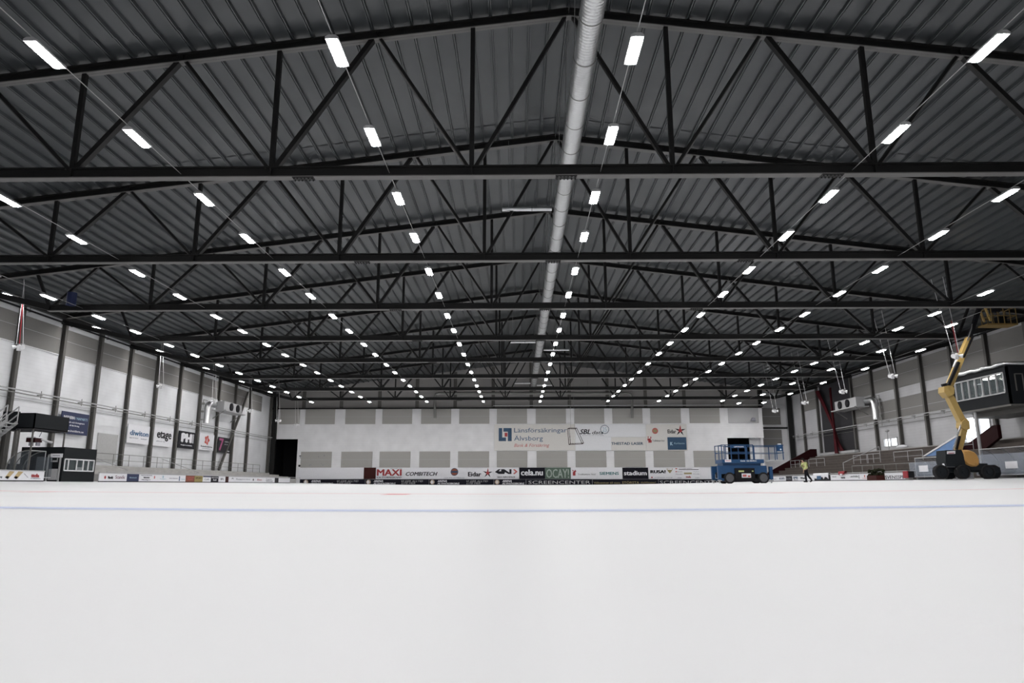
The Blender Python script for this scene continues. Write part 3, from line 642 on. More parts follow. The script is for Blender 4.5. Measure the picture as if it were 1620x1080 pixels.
for i, (x, y, z, zt) in enumerate([(-29.9, 40.7, 8.2, 11.1), (-29.9, 57.6, 8.2, 11.1), (-29.9, 68.0, 8.2, 11.1), (-29.9, 77.4, 8.2, 11.1), (-28.6, 83.0, 7.6, 10.3), (-28.0, 88.2, 7.5, 10.2)]):
    loudspeaker(x, y, z, zt, -.2, f'white hanging loudspeaker cluster, {ORD[i]} from the camera on the left side' + (', with a red strap' if i == 0 else ''), i == 0)
for i, (x, y, z, zt) in enumerate([(27.7, 43.4, 7.95, 10.1), (28.2, 52.0, 8.0, 10), (28.4, 60.6, 7.95, 10), (28.3, 68.6, 7.9, 10), (28.2, 76.4, 7.9, 10)]):
    loudspeaker(x, y, z, zt, -.25, f'white hanging loudspeaker cluster, {ORD[i]} from the camera on the right side' + (', with a red strap' if i == 0 else ''), i == 0)

# hanging goal frame in front of the banner
Y0 = 80.0
def g_(x, y, dy=0): p = at(x, y, Y=Y0); p.y += dy; return p
r = thing('hanging_goal', 'bare rectangular frame with mesh hanging in front of the banner', 'frame', at(908, 702, Y=Y0))
m = MB(); a, b, c, d = g_(898, 678), g_(900, 703), g_(921, 702), g_(910, 678)
a2, b2, c2, d2 = [p + Vector((.25, .9, .15)) for p in (a, b, c, d)]
for p, q in ((a, b), (b, c), (c, d), (d, a), (a2, b2), (b2, c2), (a, a2), (b, b2), (c, c2), (d, d2), (a2, d2), (c2, d2)): m.tube([p, q], .035, 6)
m.build('tube_frame', K['dred'], r)
m = MB()
for k in range(1, 5): m.tube([a.lerp(b, k / 5), d.lerp(c, k / 5)], .012, 4)
for k in range(1, 5): m.tube([a.lerp(d, k / 5), b.lerp(c, k / 5)], .012, 4)
m.build('mesh_net', K['white'], r)
m = MB(); m.tube([a.lerp(d, .4), a.lerp(d, .4) + Vector((0, 0, 9.3))], .012, 4); m.tube([a.lerp(d, .9), a.lerp(d, .8) + Vector((0, 0, 9.3))], .012, 4); m.build('suspension_wire', K['pipe'], r)
# spotlight on the bright panel and dark lamp units in the roof
p = at(1192, 663, Y=YE - .9)
r = thing('floodlight', 'small dark floodlight on the bright panel above the right doorway', 'floodlight', p)
m = MB(); m.prism([(-.3, -.15), (.3, -.25), (.25, .2), (-.1, .25)], p, (1, 0, 0), (0, 0, 1), (0, .3, 0)); m.build('lamp_head', K['mute'], r)
m = MB(); m.bar(p + Vector((0, .3, 0)), p + Vector((0, .82, .1)), .06); m.build('bracket', K['mute'], r)
p = at(113, 475, Y=YT(3) - .3)
m = MB(); m.cyl(p + Vector((0, 0, -.3)), p + Vector((0, 0, .45)), .26, 14); tag(m.build('roof_canister', K['navy']), 'dark blue canister on the bottom chord near the left wall', 'canister')

# ---------------------------------------------------------------- left terrace, boards, booth
def board_row(lst, X, sgn, top, grp, hh=.58):
    for (x0, x1, mt, label, fn) in lst:
        ya = at(x0, 755, X=X).y; yb = at(x1, 755, X=X).y; z0 = gz(X)
        if sgn > 0: o = (X, ya, z0 + .06); u = (0, 1, 0); w_ = yb - ya
        else: o = (X, ya, z0 + .06); u = (0, -1, 0); w_ = ya - yb
        s = Sign('rink_board', label, 'rink board', o, u, w_ - .03, top - z0 - .11, mt, grp, .06, K['lgrey'])
        m = MB(); m.prism(rect(0, -.06, s.w, 0), s.o, s.u, s.v, -s.n * .06); m.build('base_rail', K['black'], s.r)
        if fn: fn(s)
def t(*a, **k): return lambda s: [s.text(*x) for x in a]
def f1(s): s.text('Nordic', .30, .3, .48, .66, K['ink'], .03); s.round_(.2, .48, .2, K['red']); s.text('Scandic', .57, .32, .93, .78, mat('aubergine', (.15, .05, .08), .5), 0)
def f2(s): s.text('bluetech', .2, .42, .8, .6, K['pblue'])
def f3(s):
    s.text('HELLSTRÖMS', .03, .78, .25, .94, K['mute']); s.text('VIDEHAG', .08, .45, .2, .62, K['ink'], .02); s.text('Plåtslageri', .05, .12, .22, .3, K['ink']); s.art([rect(.29, .42, .31, .8)], K['ared'], 'mark'); s.round_(.48, .7, .2, K['pblue']); s.text('Fastighet', .42, .3, .55, .45, K['pblue']); s.text('Elektronikgruppen', .62, .4, .82, .56, K['mute']); s.art([rect(.84, .1, .86, .85)], K['sblue'], 'mark'); s.text('leva', .9, .3, .98, .5, K['pblue'])
def f4(s): s.text('GLASMÄSTERI', .1, .62, .9, .8, K['ared']); s.text('IKAROS', .2, .3, .8, .5, K['ared'])
def f5(s): s.text('SPORT', .1, .5, .9, .75, K['brown'])
def f6(s): s.art([rect(0, .8, 1, 1)], K['navy'], 'stripe'); s.text('Café', .2, .3, .8, .6, K['mute'])
def f7(s): s.text('MULTITEK', .05, .65, .95, .82, K['boardw']); s.text('bil', .3, .2, .7, .5, K['boardw'])
def f8(s): s.text('IFL', .3, .35, .8, .7, K['ink'])
def f9(s): s.text('A', .05, .55, .09, .8, K['ink']); s.text('Byggservice', .14, .4, .42, .7, K['mute']); s.art([rect(.48, .3, .5, .7)], K['ink'], 'mark'); s.text('Elon', .58, .35, .68, .7, K['red']); s.text('Tvätten', .78, .5, .92, .8, K['mute']); s.text('Syltberga', .78, .15, .95, .4, K['ink'])
def f0(s):
    y0 = at(-20, 755, X=XBL).y; y1 = at(70, 755, X=XBL).y; f = lambda x: (at(x, 755, X=XBL).y - y0) / (y1 - y0)
    for a in (8, 22):
        s.art([[(f(a), .30), (f(a + 5), .15), (f(a + 14), .93), (f(a + 6), .96)]], K['tan'], 'stick'); s.art([[(f(a), .30), (f(a + 4), .14), (f(a + 7), .34), (f(a + 3), .46)]], K['navy'], 'blade')
    s.art([[(f(37), .75), (f(38), .75), (f(45), .3), (f(44.3), .3)]], K['mute'], 'line')
    s.text('ttela', f(49), .34, f(62), .76, K['red'], .05); s.text('trollhattan', f(49), .2, f(64), .27, K['navy']); s.text('EKONOMI', f(-15), .2, f(3), .4, K['ink'])
def fb(s): s.text('EKONOMI', .05, .15, .3, .35, K['ink'])
XBL = -27.0
ya = at(2, 755, X=XBL)
LBoards = [(-20, 70, K['boardw'], 'white rink board with brown hockey sticks and red letters, left of the booth', f0),
    (157, 201, K['boardw'], 'white rink board with two names and a red dot beside the booth', f1), (201.2, 220, K['navy'], 'navy blue rink board on the left side', f2),
    (220.2, 294, K['boardw'], 'long white rink board with several pale logos on the left side', f3), (294.2, 308, K['borange'], 'rust orange rink board on the left side', f4),
    (308.2, 321, K['olive'], 'olive yellow rink board on the left side', f5), (321.2, 334, K['boardw'], 'small white rink board with a navy top stripe', f6),
    (334.2, 346, K['bblack'], 'small black rink board on the left side', f7), (346.2, 357, K['boardw'], 'small white rink board between black and maroon ones', f8),
    (357.2, 362, K['brown'], 'narrow maroon rink board on the left side', None), (362.2, 435, K['boardw'], 'long white rink board near the far left corner', f9),
    (435.2, 441, K['charcoal'], 'narrow charcoal rink board near the far left corner', None), (441.2, 459, K['boardw'], 'blank white rink board, last of the left side', None)]
board_row(LBoards, XBL, 1, .92, 'rink boards along the left side')
# left terrace, low concrete steps
m = MB(); Y0_, Y1_ = 47.5, 88.0
m.box(-28.6, -27.6, Y0_, Y1_, 0.2, .85); m.box(-29.8, -28.6, Y0_, Y1_, .2, 1.10); m.box(-31.0, -29.8, Y0_, Y1_, .2, 1.33); m.box(-32.1, -31.0, Y0_, Y1_, .2, 1.56)
tag(m.build('terrace', K['concrete2']), 'low pale concrete terrace steps along the left wall', 'terrace')
def railing(pts, hgt, label, posts=6, mt='lgrey', mid=True, grp=None):
    pts = [Vector(p) for p in pts]; r = thing('railing', label, 'railing', pts[0], grp)
    m = MB(); m.tube([p + Vector((0, 0, hgt)) for p in pts], .025, 6); m.build('top_rail', K[mt], r)
    if mid: m = MB(); m.tube([p + Vector((0, 0, hgt * .5)) for p in pts], .018, 6); m.build('middle_rail', K[mt], r)
    for i in range(posts):
        q = pts[0].lerp(pts[-1], i / (posts - 1)); m = MB(); m.tube([q, q + Vector((0, 0, hgt))], .022, 6); m.build('post', K[mt], r)
    return r
railing([(-31.9, 48.5, 1.56), (-31.9, 87, 1.56)], .95, 'long thin railing at the back of the left terrace', 18, 'pipe')
for i, y in enumerate((50.2, 61.5)):
    r = thing('handrail', f'slanting white handrail on the left terrace, {("nearer", "farther")[i]} one', 'handrail', (-28, y, .9), 'handrails on the left terrace')
    m = MB(); m.tube([(-27.8, y, 1.15), (-31.2, y, 2.35)], .03, 6); m.build('rail', K['lgrey'], r)
    m = MB(); m.tube([(-28.0, y, .85), (-28.0, y, 1.2)], .025, 6); m.tube([(-31.1, y, 1.56), (-31.1, y, 2.3)], .025, 6); m.build('post', K['lgrey'], r)
railing([(XBL - .15, 46.5, gz(XBL)), (XBL - .15, 88, gz(XBL))], .67, 'long metal rail just behind the left rink boards', 12, 'lgrey', False)

# two storey dark booth
XB = -27.15
yb0 = at(99.5, 735, X=XB).y; yb1 = at(151, 735, X=XB).y; zt = at(99.5, 708.7, X=XB).z; XB2 = XB - 2.6; g0 = gz(XB)
r = thing('timekeeper_booth', 'dark box booth with a white framed window strip at the rink side', 'booth', ((XB + XB2) / 2, (yb0 + yb1) / 2, g0))
wz0 = at(100, 744, X=XB).z; wz1 = at(100, 725.5, X=XB).z; wy0 = at(99.5, 735, X=XB).y + .12; wy1 = at(148, 735, X=XB).y
m = MB(); m.box(XB - .1, XB, yb0, yb1, g0, wz0); m.box(XB - .1, XB, yb0, yb1, wz1, zt); m.box(XB - .1, XB, yb0, wy0, wz0, wz1); m.box(XB - .1, XB, wy1, yb1, wz0, wz1)
m.box(XB2, XB - .1, yb0, yb0 + .1, g0, zt); m.box(XB2, XB - .1, yb1 - .1, yb1, g0, zt); m.box(XB2, XB2 + .1, yb0, yb1, g0, zt); m.box(XB2, XB, yb0, yb1, zt, zt + .08)
m.build('body', K['booth'], r)
fr = MB(); fr.box(XB - .02, XB + .04, wy0, wy1, wz0 - .03, wz0 + .04); fr.box(XB - .02, XB + .04, wy0, wy1, wz1 - .04, wz1 + .03)
for k in (0, .12, .40, .62, .80, 1): yy = wy0 + (wy1 - wy0) * k; fr.box(XB - .02, XB + .04, yy - .03, yy + .03, wz0, wz1)
f = fr.build('window_frame', K['white'], r); m = MB(); m.box(XB - .05, XB - .03, wy0, wy1, wz0, wz1); m.build('pane', K['glass'], f)
m = MB(); m.box(XB - .9, XB - .2, wy0 + .3, wy1 - .3, wz0 - .2, wz0 - .1); m.box(XB - .5, XB - .45, wy0 + 1.9, wy0 + 2.6, wz0 - .1, wz0 + .25); m.build('desk', K['white'], r)
# near face door, narrow
dx0, dx1 = at(76, 735, Y=yb0).x, at(95, 735, Y=yb0).x
m = MB(); zd = at(85, 719, Y=yb0).z
for a in (dx0, dx1): m.box(a - .04, a + .04, yb0 - .06, yb0, g0, zd)
m.box(dx0, dx1, yb0 - .06, yb0, zd - .06, zd + .03); m.build('door_frame', K['lgrey'], r)
m = MB(); m.box(dx0 + .1, dx1 - .08, yb0 - .04, yb0, g0 + .1, g0 + .75); m.build('door_panel', K['lgrey'], r)
m = MB(); m.box(dx0 + .16, dx1 - .16, yb0 - .05, yb0, g0 + 1.15, g0 + 1.25); m.box(dx0 + .16, dx0 + .2, yb0 - .05, yb0, g0 + 1.2, zd - .2); m.box(dx1 - .2, dx1 - .16, yb0 - .05, yb0, g0 + 1.2, zd - .2); m.build('door_window', K['lgrey'], r)
s = Sign('notice', 'small white sign on the corner of the dark booth', 'notice', (at(80, 720, Y=yb0 - .1).x, yb0 - .1, at(85, 723.5, Y=yb0).z), U, at(98.5, 720, Y=yb0).x - at(80, 720, Y=yb0).x, .23, K['boardw'])
s.art([rect(.2, .42, .8, .58)], K['mute'], 'print')
# camera platform above
XP = XB - .55; yp0 = at(55, 665, X=XP).y; yp1 = at(109.5, 665, X=XP).y; zp1 = at(55, 652.6, X=XP).z; zp0 = at(55, 677.5, X=XP).z; XP2 = at(27, 665, Y=yp0).x
r = thing('camera_platform', 'dark panelled viewing platform on pale posts above the booth', 'platform', ((XP + XP2) / 2, (yp0 + yp1) / 2, zt + .08))
m = MB(); m.box(XP - .06, XP, yp0, yp1, zp0, zp1); m.box(XP2, XP, yp0, yp0 + .06, zp0, zp1); m.box(XP2, XP2 + .06, yp0, yp1, zp0, zp1); m.box(XP2, XP, yp1 - .06, yp1, zp0, zp1); m.build('parapet', K['booth'], r)
m = MB(); m.box(XP2, XP, yp0, yp1, zp0 - .05, zp0 + .05); m.build('deck', K['charcoal'], r)
for (a, b) in ((XP - .08, yp0 + .1), (XP - .08, yp1 - .15), (XP2 + .15, yp0 + .1), (XP2 + .15, yp1 - .15)):
    m = MB(); top = zt + .08 if a > XB2 and yb0 < b < yb1 else gz(a); hw = .055 if a > XP2 + 1 else .035; m.box(a - hw, a + hw, b - hw, b + hw, top, zp0 - .05); m.build('post', K['white' if a > XP2 + 1 else 'column'], r)
# things on the booth roof
p = at(62, 699, X=XP + .1)
r = thing('camera_case', 'dark red and white machine on the booth roof under the platform', 'equipment', (p.x - .5, p.y + .2, zt + .08))
bx, by, bz = p.x - .5, p.y + .2, zt + .1
m = MB(); m.box(bx - .28, bx + .25, by - .2, by + .4, bz + .18, bz + .42); m.build('body', K['dred'], r)
m = MB(); m.box(bx - .25, bx + .27, by - .22, by + .35, bz + .42, bz + .48); m.build('lid', K['boardw'], r)
m = MB(); m.bar((bx, by, bz + .45), (bx - .15, by, zp0 - .1), .03); m.build('stay', K['mute'], r)
m = MB(); m.bar((bx + .1, by + .3, bz + .45), (bx + .25, by + .3, zp0 - .1), .03); m.build('stay', K['mute'], r)
for sx in (-1, 1): m = MB(); m.box(bx + sx * .2 - .04, bx + sx * .2 + .04, by, by + .3, bz - .02, bz + .2); m.build('foot', K['mute'], r)
m = MB(); m.cyl((bx + .25, by + .3, bz + .36), (bx + .5, by + .9, bz + .2), .05, 10, .08); m.build('barrel', K['lgrey'], r)
# stair up to the platform
ys_ = yp0 - .2; A = at(27, 668, Y=ys_); B = at(-30, 712, Y=ys_)
r = thing('metal_stair', 'pale metal stair rising to the viewing platform at the left edge', 'stair', (B.x, ys_, gz(B.x)))
for dy in (0, -.9):
    m = MB(); m.bar(A + Vector((0, dy, 0)), B + Vector((0, dy, 0)), .05, .18); st = m.build('stringer', K['lgrey'], r)
    for h_ in (.45, .9):
        m = MB(); m.tube([A + Vector((0, dy, h_)), B + Vector((0, dy, h_))], .035, 6); m.build('handrail', K['lgrey'], r)
    for k in range(4):
        q = A.lerp(B, k / 3 * .96) + Vector((0, dy, 0)); m = MB(); m.tube([q, q + Vector((0, 0, .9))], .03, 6); m.build('baluster', K['lgrey'], r)
for k in range(9):
    q = A.lerp(B, (k + .5) / 9); m = MB(); m.box(q.x - .13, q.x + .13, ys_ - .9, ys_, q.z - .02, q.z + .02); m.build('tread', K['lgrey'], r)
pa = at(5, 665, Y=yp0 + 3.0); pb = at(29, 665, Y=yp0 + 3.0)
m = MB(); m.box(pa.x, pb.x, yp0 + 2.9, yp0 + 3.1, pa.z - .55, pa.z + .55)
m.box(pa.x, pb.x, yp0 + 2.9, yp0 + 4.6, pa.z - .6, pa.z - .5); tag(m.build('landing_screen', K['booth']), 'dark landing screen behind the head of the metal stair', 'screen')
m = MB(); q = at(8, 710, Y=yp0 + 3.0); m.box(q.x - .08, q.x + .08, yp0 + 3.05, yp0 + 3.2, gz(q.x), pa.z - .6); m.box(pb.x - .2, pb.x - .05, yp0 + 3.05, yp0 + 3.2, gz(q.x), pa.z - .6)
tag(m.build('support_frame', K['column']), 'grey posts holding the stair landing', 'post')
m = MB(); q = at(18, 740, Y=44.5); m.box(q.x - .35, q.x + .35, 44.2, 45.0, gz(q.x), 1.3); m.box(q.x - .25, q.x + .25, 44.3, 44.9, 1.3, 1.45)
tag(m.build('black_bin', K['black']), 'black bin like box standing under the metal stair', 'bin')

# curved plexiglass shelters
def shelter(x0, x1, y0, y1, h, label, nrib, sx, mt='plexi', kick=True):
    """x0 is the open rink side, x1 the back; the roof curves from the back to the front"""
    r = thing('player_shelter', label, 'shelter', ((x0 + x1) / 2, (y0 + y1) / 2, gz(x0)), 'curved transparent shelters'); g = gz(x0)
    dx = x0 - x1; prof = [(x1, g + .05), (x1, g + h * .45)] + [(x1 + dx * .72 * (1 - math.cos(a)), g + h * .45 + h * .55 * math.sin(a)) for a in [PI / 2 * k / 7 for k in range(1, 8)]]
    m = MB(); n = len(prof)
    vs = [(a, y, b) for y in (y0, y1) for a, b in prof] + [(a - .02 * (1 if dx > 0 else -1), y, b - .02) for y in (y0, y1) for a, b in prof]
    m.add(vs, [(i, i + 1, n + i + 1, n + i) for i in range(n - 1)]); m.build('curved_sheet', K[mt], r)
    for yy in (y0, y1):
        m = MB(); o = (0, yy, 0); m.prism(prof + [(prof[-1][0], g + .05)], o, (1, 0, 0), (0, 0, 1), (0, .012, 0)); m.build('end_sheet', K[mt], r)
    for k in range(nrib):
        y = y0 + (y1 - y0) * k / (nrib - 1); m = MB(); m.tube([(a, y, b) for a, b in prof], .03, 6); m.build('rib', K['pipe'], r)
        m = MB(); m.tube([(prof[-1][0], y, g), (prof[-1][0], y, prof[-1][1])], .025, 6); m.build('post', K['lgrey'], r) if k in (0, nrib - 1) else None
    m = MB(); m.tube([(prof[-1][0], y0, prof[-1][1]), (prof[-1][0], y1, prof[-1][1])], .035, 6); m.build('front_rail', K['lgrey'], r)
    m = MB(); m.box(min(x1, x0 - dx * .2), max(x1, x0 - dx * .2), y0 + .1, y1 - .1, g + .42, g + .47); m.build('bench', K['pipe'], r)
    m = MB(); m.box(x0 - .006, x0 + .006, y0, y1, g + .25, g + h * .80); m.build('front_sheet', K[mt], r)
    if kick: m = MB(); m.box(min(x0, x0 + .05 * sx), max(x0, x0 + .05 * sx), y0, y1, g + .2, g + .25); m.build('lower_rail', K['lgrey'], r)
    return r
q0 = at(45, 740, Y=41.0).x
shelter(-27.6, -29.3, 40.2, 41.6, 1.75, 'curved smoky shelter in front of the dark booth on the left', 3, -1, 'smoky')

# ---------------------------------------------------------------- right wall
COR = [YT(3) + .6 + 4.415 * i for i in range(12)]
k = 0
for i, y in enumerate(COR):
    if abs(y - (YT(7) + 5.0)) < 1: continue
    m = MB(); X = XR - .04
    m.box(X - .025, X, y - .13, y + .13, gz(X), 11.6); m.box(X - .26, X - .025, y - .012, y + .012, gz(X), 11.6); m.box(X - .285, X - .26, y - .13, y + .13, gz(X), 11.6)
    tag(m.build('wall_column', K['column']), f'grey steel wall column, {ORD[k]} from the camera along the right wall', 'column', 'right wall columns'); k += 1
k = 0
for i in range(11):
    y0, y1 = COR[i] + .2, COR[i + 1] - .2
    if 74.3 < (y0 + y1) / 2 < 83.2: continue
    for z0, z1, wd in (((9.0, 11.2, 'upper'), (6.25, 8.05, 'lower')) if y0 > 52 and y0 < 80 else ((9.0, 11.2, 'upper'),) if y0 > 80 else ((8.1, 11.2, 'upper'),)):
        r = thing('acoustic_panel', f'grey {wd} wall panel, {ORD[k]} bay from the camera on the right wall', 'wall panel', (XR - .06, (y0 + y1) / 2, z0), 'panels of the right wall')
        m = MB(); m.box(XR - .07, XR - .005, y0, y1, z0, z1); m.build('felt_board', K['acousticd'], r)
        m = MB(); zm = (z0 + z1) / 2 + (.15 if wd == 'upper' else -.2); m.box(XR - .078, XR - .07, y0, y1, zm - .015, zm + .015); m.build('seam_strip', K['lgrey'], r)
    k += 1
m = MB(); m.box(XR - .12, XR - .01, 75.0, 83.0, 3.7, 11.5); tag(m.build('dark_wall_panel', K['charcoal']), 'large charcoal panel covering the right wall behind the red drapes', 'wall panel')
m = MB(); m.box(XR - .55, XR - .1, 74.7, 83.4, 3.35, 3.62); tag(m.build('sill_beam', K['lgrey']), 'pale sill beam below the charcoal panel', 'beam')
m = MB(); m.box(XR - .35, XR - .25, 75, 83, 6.1, 6.2); tag(m.build('cross_bar', K['lgrey']), 'pale crossbar in front of the charcoal panel', 'bar')
# red drapes: folded cloth strips that cross at the bar and spread below it
def drape(pts, wds, label, XX=XR - .45):
    m = MB(); P_ = []; n = 7
    for (x, y), wd in zip(pts, wds):
        c = at(x, y, X=XX); P_.append((c.y, c.z, wd))
    L = []
    for (y, z, wd) in P_:
        for k in range(n): L.append((XX + (.07 if k % 2 else -.07), y + (k / (n - 1) - .5) * wd, z))
    L2 = [(a + .03, b, c) for a, b, c in L]; N = len(L); fs = []
    for j in range(len(P_) - 1):
        for k in range(n - 1):
            a = j * n + k; fs += [(a, a + 1, a + n + 1, a + n), (N + a, N + a + n, N + a + n + 1, N + a + 1)]
    m.add(L + L2, fs); return tag(m.build('drape', K['redfab']), label, 'drape', 'red drapes')
drape([(1293, 618), (1306, 645), (1317, 672), (1321, 683), (1326, 700), (1335, 717)], [1.0, .7, .4, .3, .6, 1.0], 'dark red drape crossing from upper left to lower right on the right wall')
drape([(1313, 613), (1316, 645), (1319, 672), (1320, 683), (1322, 700), (1324, 717)], [.25, .3, .3, .3, .55, .8], 'dark red drape hanging straight beside the slanting one', XR - .75)
# windows
def window(n, y0, y1, z0, z1, mull):
    m = MB()
    m.box(XR - .05, XR + .3, y0, y0 + .1, z0, z1); m.box(XR - .05, XR + .3, y1 - .1, y1, z0, z1); m.box(XR - .05, XR + .3, y0, y1, z0, z0 + .08); m.box(XR - .05, XR + .3, y0, y1, z1 - .08, z1)
    for k in mull: m.box(XR - .02, XR + .1, y0 + (y1 - y0) * k - .06, y0 + (y1 - y0) * k + .06, z0, z1)
    o = struct(m.build(f'window_{n}', K['lgrey'], origin=(XR, y0, z0)))
    m = MB(); m.box(XR + .12, XR + .16, y0 + .1, y1 - .1, z0 + .08, z1 - .08); m.build('daylight_pane', K['day'], o)
window(1, 53.7, 57.1, 2.9, 5.32, [.42]); window(2, 67.1, 69.7, 3.6, 4.45, [.5])
# terrace of the right side
r = thing('terrace', 'dark brown stepped terrace along the right wall', 'terrace', (32, 66, .3))
NS = 8
m = MB()
for k in range(NS):
    x0 = 29.4 + k * .75; m.box(x0, x0 + .75 + .02, 52.2 if x0 < 32.6 else 44, 84, .3, .95 + .31 * k)
m.build('steps', K['wood'], r)
m = MB()
for k in range(NS):
    x0 = 29.4 + k * .75; z = .95 + .31 * k; m.box(x0 - .02, x0 + .10, 52.2 if x0 < 32.6 else 44, 84, z, z + .025)
m.build('step_edge', mat('step_edge', (.14, .12, .11), .8), r)
m = MB(); m.box(35.38, XR - .36, 44, 84, .4, 3.28); m.build('back_ledge', K['concrete2'], r)
m = MB(); m.prism([(29.6, .35), (35.6, .35), (35.6, 4.15), (34.9, 4.15), (29.6, 1.4)], (0, 84.05, 0), (1, 0, 0), (0, 0, 1), (0, .25, 0))
tag(m.build('stair_parapet', K['dred']), 'dark slanting stair side at the far end of the right terrace', 'parapet')
for i, (y0, y1, kx) in enumerate([(80.5, 83.2, 3), (74, 78, 3), (64.8, 67.6, 3), (62.6, 65.0, 3), (56, 60.3, 3), (52, 55.5, 5)]):
    X = 29.4 + .75 * kx + .4; z = .95 + .31 * kx
    railing([(X, y0, z), (X, y1, z)], .85, f'pale crowd barrier on the right terrace, {ORD[i]} from the far end', 3, 'lgrey', True, 'crowd barriers')
for i, (a, b) in enumerate((((1370, 738), (1352, 748)), ((1336, 733), (1336, 745)))):
    A = at(a[0], a[1], X=33); B = at(b[0], b[1], X=31)
    if i == 0:
        r = thing('handrail', 'slanting pale handrail on the right terrace steps', 'handrail', (32, A.y, 1.6))
        m = MB(); m.tube([(33.8, 66, 3.5), (30.3, 66, 2.0)], .035, 6); m.build('rail', K['lgrey'], r)
        m = MB(); m.tube([(33.8, 66, 2.5), (33.8, 66, 3.5)], .03, 6); m.tube([(30.3, 66, 1.1), (30.3, 66, 2.0)], .03, 6); m.build('post', K['lgrey'], r)
# white heaps on the wall ledge and a lamp post by the window
p = at(1426, 712, X=XR - .7)
m = MB(); m.ball((XR - .62, p.y, 3.45), .22, .9, .17, 14, 8); tag(m.build('white_bundle', K['boardw']), 'rounded white bundle on the ledge below the small window', 'bundle')
m = MB(); p = at(1407, 716, X=XR - 1.2); m.tube([(p.x, p.y, 2.6), (p.x, p.y, 5.0)], .05, 8); m.ball((p.x, p.y, 5.0), .2, .2, .14); tag(m.build('lamp_post', K['lgrey']), 'short post with a round head in front of the small window', 'post')

# rink boards of the right side
XBR = 28.3
def g1(s): s.text('Ekmans', .2, .35, .5, .6, K['mute']); s.text('IOFS', .68, .3, .95, .75, K['dblue'], .03)
def g2(s): s.text('kök', .1, .25, .9, .7, K['mute'])
def g3(s): s.text('SPIS', .05, .4, .28, .85, K['dblue'], .04); s.text('VILLA', .06, .1, .28, .32, K['ink']); s.text('Wasa', .4, .35, .62, .75, K['ink'], .03)
def g4(s): s.text('Trollhätte Rör', .08, .55, .35, .75, K['mute']); s.text('bandy', .62, .25, .85, .6, K['ink'], .03)
def g5(s): s.text('LANTMÄN', .08, .45, .42, .8, K['ink'], .0); s.art([rect(.45, .2, .48, .8)], K['mute'], 'mark'); s.round_(.7, .62, .2, K['ared']); s.text('Uddetorp', .6, .15, .95, .35, K['ared'])
def g6(s): s.text('SVENSSPEL', .02, .08, .95, .62, K['ink'], .0)
RB = [(1214, 1243, K['boardw'], 'white rink board just right of the blue lift', g1), (1243.2, 1253, K['charcoal'], 'small charcoal rink board left of the walking person', g2),
      (1253.2, 1288, K['boardw'], 'white rink board behind the walking person', g3), (1288.2, 1313.5, K['charcoal'], 'dark rink board under the white cloth', None),
      (1314, 1342, K['boardw'], 'white rink board under the red scarf', g4), (1342.2, 1380.5, K['boardw'], 'white rink board left of the planter', g5),
      (1400, 1437, K['boardw'], 'white rink board with tall thin black capitals, right of the planter', g6)]
board_row(RB, XBR, -1, .93, 'rink boards along the right side')
railing([(XBR + .15, 52, gz(XBR)), (XBR + .15, 84, gz(XBR))], .66, 'long metal rail just behind the right rink boards', 10, 'lgrey', False)
railing([(XBR + .9, 47.5, .5), (XBR + .9, 62, .5)], 1.1, 'tall thin fence railing behind the right rink boards', 9, 'pipe')
# cloths over the rail
def cloth_over(y0, y1, zt_, dz, mt, label, ex=None):
    m = MB(); n = 10; X = XBR - .02; L = []
    for k in range(n + 1):
        y = y0 + (y1 - y0) * k / n; wv = .03 * math.sin(k * 1.9); d = dz * (.75 + .25 * math.sin(k * 2.3 + 1))
        L.append([(X - .06 + wv, y, zt_ - d), (X - .05 + wv, y, zt_ - d * .4), (X - .02, y, zt_), (X + .18, y, zt_ + .02), (X + .24, y, zt_ - .25)])
    vs = [p for r_ in L for p in r_] + [(p[0] - .02, p[1], p[2] + .01) for r_ in L for p in r_]; N = len(L) * 5
    fs = [(k * 5 + j, k * 5 + j + 1, k * 5 + j + 6, k * 5 + j + 5) for k in range(n) for j in range(4)]
    fs += [tuple(N + i for i in f) for f in fs]
    m.add(vs, fs, True); r = thing('draped_cloth', label, 'cloth', (X, (y0 + y1) / 2, zt_ - dz), 'cloths over the right boards'); m.build('fabric', mt, r)
    if ex:
        m = MB(); a, b, c, d = ex; m.box(X - .12, X - .10, a, b, c, d); m.build('print', K['sblue' if mt is K['boardw'] else 'boardw'], r)
ya, yb = at(1312, 755, X=XBR).y, at(1288, 755, X=XBR).y
cloth_over(ya, yb, 1.05, .55, K['boardw'], 'white cloth with a blue patch hung over the right boards', (ya + (yb - ya) * .45, ya + (yb - ya) * .72, .5, .82))
ya, yb = at(1337, 750, X=XBR).y, at(1328, 750, X=XBR).y
cloth_over(ya, yb, 1.15, .38, K['redst'], 'small red and white scarf hung over the right boards', (ya + .3, ya + .7, .82, .95))
# planter
yc = at(1388, 755, X=XBR - .2).y; g0 = gz(XBR)
r = thing('planter', 'dark bushy plant in a brown box between the right rink boards', 'planter', (XBR - .2, yc, g0))
m = MB(); m.box(XBR - .65, XBR + .2, yc - .75, yc + .75, g0, g0 + .38); m.build('box', K['brown'], r)
m = MB()
for _ in range(60): m.ball((XBR - .2 + random.uniform(-.35, .35), yc + random.uniform(-.7, .7), g0 + random.uniform(.38, .85)), .12, .12, .1, 6, 4)
m.build('foliage', K['foliage'], r)

